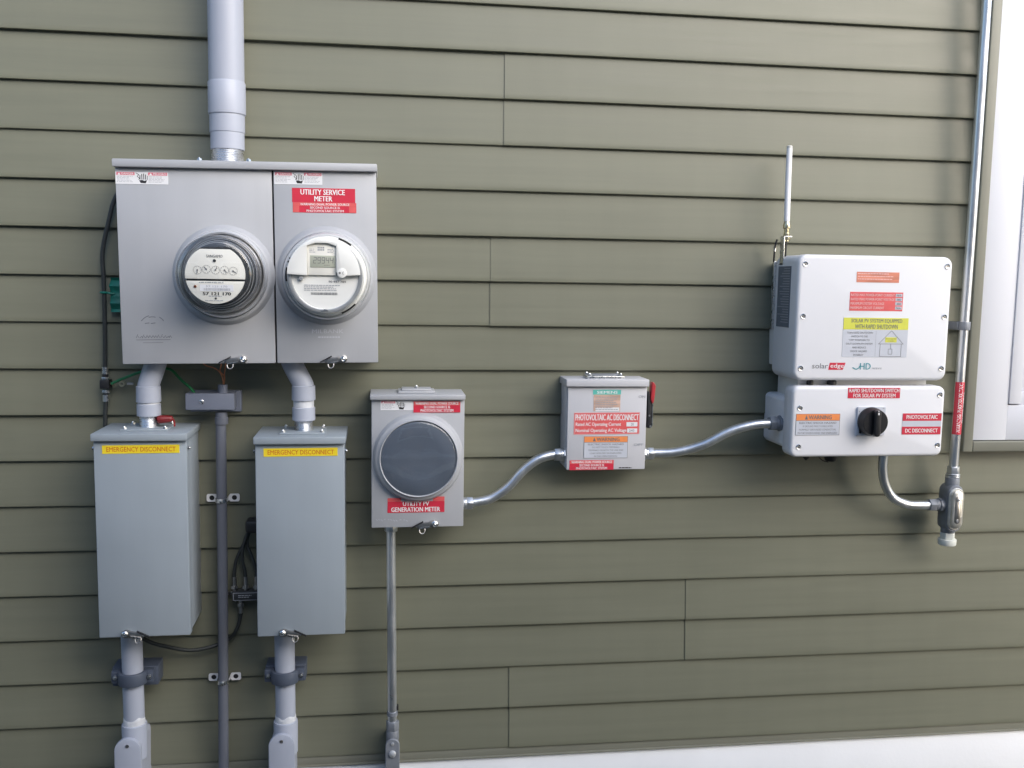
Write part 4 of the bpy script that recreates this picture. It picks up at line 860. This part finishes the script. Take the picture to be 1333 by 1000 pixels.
lettering(s, 'i_white', FR-.0009, [('RAPID SHUTDOWN SWITCH', .8785, .9985, 1.3060, 1.3145), ('FOR SOLAR PV SYSTEM', .8880, .9900, 1.2945, 1.3030)], .014)
shock_sticker(t, .7550, .8595, 1.2085, 1.2575, FR, 's_pale', [('ELECTRIC SHOCK HAZARD', .84), ('IF GROUND FAULT IS INDICATED', .68), ('NORMALLY GROUNDED CONDUCTORS', .84), ('MAY BE UNGROUNDED AND ENERGIZED', .90)], .31)
s = sticker(t, 's_pale', 1.0105, 1.1065, 1.2085, 1.2580, FR, 'red and white label marking the DC disconnect')
a = MB(); a.rect(1.0110, 1.1060, 1.2405, 1.2578, FR-.0006); a.rect(1.0105, 1.1055, 1.2090, 1.2270, FR-.0006); a.build('band', 's_red', s)
lettering(s, 'i_white', FR-.0009, [('PHOTOVOLTAIC', 1.0200, 1.0960, 1.2448, 1.2538), ('DC DISCONNECT', 1.0185, 1.0985, 1.2135, 1.2225)], .022)

# ------------------------------------------------------------------ antenna
t = thing('antenna', 'slim white antenna standing on the left of the inverter', 'antenna', (.754, -.06, 1.61))
mb = MB(); mb.tube([(.7535,-.060,1.690),(.7535,-.060,1.698),(.7525,-.060,1.780),(.7522,-.060,1.850),(.7522,-.060,1.8535)], [.0058,.0066,.0066,.0064,.0056], 20, sub=4); mb.build('whip', 'antenna', t)
mb = MB(); mb.lathe([(.0060,1.8530),(.0064,1.8545),(.0064,1.8590),(.004,1.8605),(0,1.8606)], (.7522,-.060), 16, 'Z'); mb.build('tip', 'offwhite', t)
mb = MB(); mb.lathe([(.0050,1.660),(.0056,1.664),(.0056,1.672),(.0080,1.674),(.0085,1.680),(.0070,1.686),(.0058,1.690),(.0058,1.700)], (.7540,-.060), 18, 'Z', True, True); mb.build('base', 'brass', t)
mb = MB(); mb.cyl((.7545,-.060,1.6480), (.7545,-.060,1.6540), .0092, .0092, 6); mb.cyl((.7545,-.060,1.6560), (.7545,-.060,1.6640), .0070, .0070, 6); mb.cyl((.7545,-.060,1.6430), (.7545,-.060,1.6490), .0055, .0055, 12); mb.build('nut', 'brass', t, .0006)
mb = MB(); mb.box(.7445, .7640, -.070, -.050, 1.6538, 1.6562); mb.box(.7445, .7465, -.070, -.050, 1.590, 1.6540); mb.build('bracket', 'zinc', t, .0005)
mb = MB(); mb.tube([(.7545,-.060,1.645),(.7545,-.060,1.620),(.7548,-.058,1.600)], .0020, 8); mb.build('lead', 'black', t)
t = thing('antenna_lead', 'thin black cable hanging beside the antenna bracket', 'cable', (.742, -.03, 1.60))
mb = MB(); mb.tube([(.7450,-.030,1.650),(.7420,-.028,1.636),(.7415,-.026,1.618),(.7425,-.022,1.598)], .0022, 8); mb.build('jacket', 'black', t)
mb = MB(); mb.cyl((.7418,-.026,1.622), (.7418,-.026,1.634), .0034, .0034, 10); mb.build('ferrule', 'zinc', t)

# ------------------------------------------------------------------ right hand conduit run
t = thing('bent_conduit', 'galvanized J-bent conduit under the white switch box', 'conduit', (1.05, -.06, 1.02))
mb = MB(); mb.tube([(1.0205,-.066,1.175),(1.0205,-.065,1.140),(1.0210,-.064,1.111),(1.0300,-.062,1.074),(1.0530,-.060,1.0400),(1.0900,-.058,1.0220),(1.130,-.056,1.0185),(1.176,-.055,1.0185)], RT, 20, sub=8); mb.build('tube', 'emt', t)
connector(t, (1.0205,-.066,1.1585), (0,0,-1), RT, .012); connector(t, (1.1800,-.055,1.0185), (-1,0,0), RT, .030, m='cast')
t = thing('tee_fitting', 'cast grey tee fitting with a shiny oval cover', 'conduit fitting', (1.207, -.05, .93))
mb = MB(); mb.slab(1.1880, 1.2270, .955, 1.070, .0185, [(.004,-.030),(0,-.036),(0,-.074),(.002,-.0765)], 9); mb.build('body', 'cast', t)
mb = MB(); mb.cyl((1.2105,-.052,1.060), (1.2105,-.052,1.0855), .0165, .0165, 24); mb.cyl((1.176,-.055,1.0185), (1.196,-.055,1.0185), .0150, .0150, 24); mb.cyl((1.2070,-.052,.9650), (1.2070,-.052,.9490), .0165, .0165, 24); mb.build('hubs', 'cast', t, .0012)
mb = MB(); mb.slab(1.1885, 1.2270, .9610, 1.0640, .0190, [(0,-.0763),(0,-.0785),(.0015,-.0800),(.0045,-.0800),(.0060,-.0850),(.0085,-.0865)], 10); cv = mb.build('cover', 'alum', t)
mb = MB(); mb.slab(1.1995, 1.2160, .978, 1.0470, .0080, [(0,-.0862),(.0015,-.0872)], 6); mb.build('cover_panel', 'hasp', cv)
for z in (1.0565, .9685, 1.036, .986): screw(cv, 1.2078, -.0800 if z > 1.05 or z < .98 else -.0870, z, .0035)
mb = MB(); mb.cyl((1.2070,-.052,.9490), (1.2070,-.052,.9330), .0175, .0175, 6); cp = mb.build('plug', 'cap', t, .001)
mb = MB(); mb.cyl((1.2070,-.052,.9330), (1.2070,-.052,.9180), .0215, .0210, 28); mb.build('plug_rim', 'cap', cp, .0015)
t = thing('tall_conduit', 'tall galvanized conduit with a red wrap beside the window', 'conduit', (1.214, -.05, 1.08))
mb = MB(); mb.tube([(1.2125,-.05,1.10),(1.2145,-.05,1.34),(1.2175,-.05,1.68),(1.2185,-.05,2.1),(1.2195,-.05,3.0)], RT, 24, sub=6); mb.build('tube', 'emt', t)
mb = MB(); mb.cyl((1.2110,-.051,1.0855), (1.2110,-.051,1.0900), .0168, .0168, 24); mb.cyl((1.2115,-.051,1.0915), (1.2115,-.051,1.0945), .0165, .0165, 24); mb.cyl((1.2120,-.0505,1.0945), (1.2122,-.0505,1.1120), .0155, .0150, 6); mb.build('connector', 'emt', t, .0007)
# red wrap: part cylinder with curved lettering reading upward
def wrapmap(u, z, r, zc0=1.31): 
    xc = 1.2140+(z-1.25)*.0083; a = u/r
    return (xc+r*math.sin(a), -.05-r*math.cos(a), z)
mb = MB(); mb.loops([[wrapmap(-.0175+.035*i/16, z, RT+.0005) for i in range(17)] for z in (1.1920, 1.2340, 1.2770, 1.3190)], False, False, closed=False); w_ = mb.build('warning_wrap', 's_red', t)
w_['label'] = 'red wrap label with vertical white lettering'
mb = MB()
for st, u0, u1, za, zb2 in (('WARNING: PHOTOVOLTAIC', -.0070, .0020, 1.1955, 1.3160), ('POWER SOURCE', .0055, .0115, 1.2200, 1.2950)):
    v, f = glyphs(st, 0)
    for k, dz in enumerate((-.0005, .0005)): mb.add([wrapmap(u1-b*(u1-u0), za+a*(zb2-za)+dz, RT+.0008+.00004*k) for a, b in v], f)
mb.build('lettering', 'i_white', w_, recalc=False)
t = thing('conduit_strap', 'dark strap holding the tall conduit to the wall', 'strap', (1.21, 0, 1.443))
mb = MB(); lp = []
for i in range(17):
    a = -math.pi*.06+math.pi*1.12*i/16; r0, r1 = RT+.0002, RT+.0026; xc = 1.2155
    lp.append([(xc-r0*math.cos(a), -.05-r0*math.sin(a), 1.4440), (xc-r1*math.cos(a), -.05-r1*math.sin(a), 1.4440), (xc-r1*math.cos(a), -.05-r1*math.sin(a), 1.4640), (xc-r0*math.cos(a), -.05-r0*math.sin(a), 1.4640)])
mb.loops(lp); mb.box(1.2265, 1.2290, -.056, -.004, 1.4440, 1.4640); mb.box(1.2020, 1.2045, -.050, -.004, 1.4440, 1.4640); mb.build('band', 'cast', t, .0005)
mb = MB(); mb.box(1.165, 1.2020, -.012, .004, 1.4450, 1.4630); mb.box(1.1985, 1.2020, -.05, -.012, 1.446, 1.462); mb.build('arm', 'cast', t, .001)
mb = MB(); bolt(mb, 1.178, -.012, 1.454, .004, .003, 'Y'); mb.build('bolt', 'zinc', t)
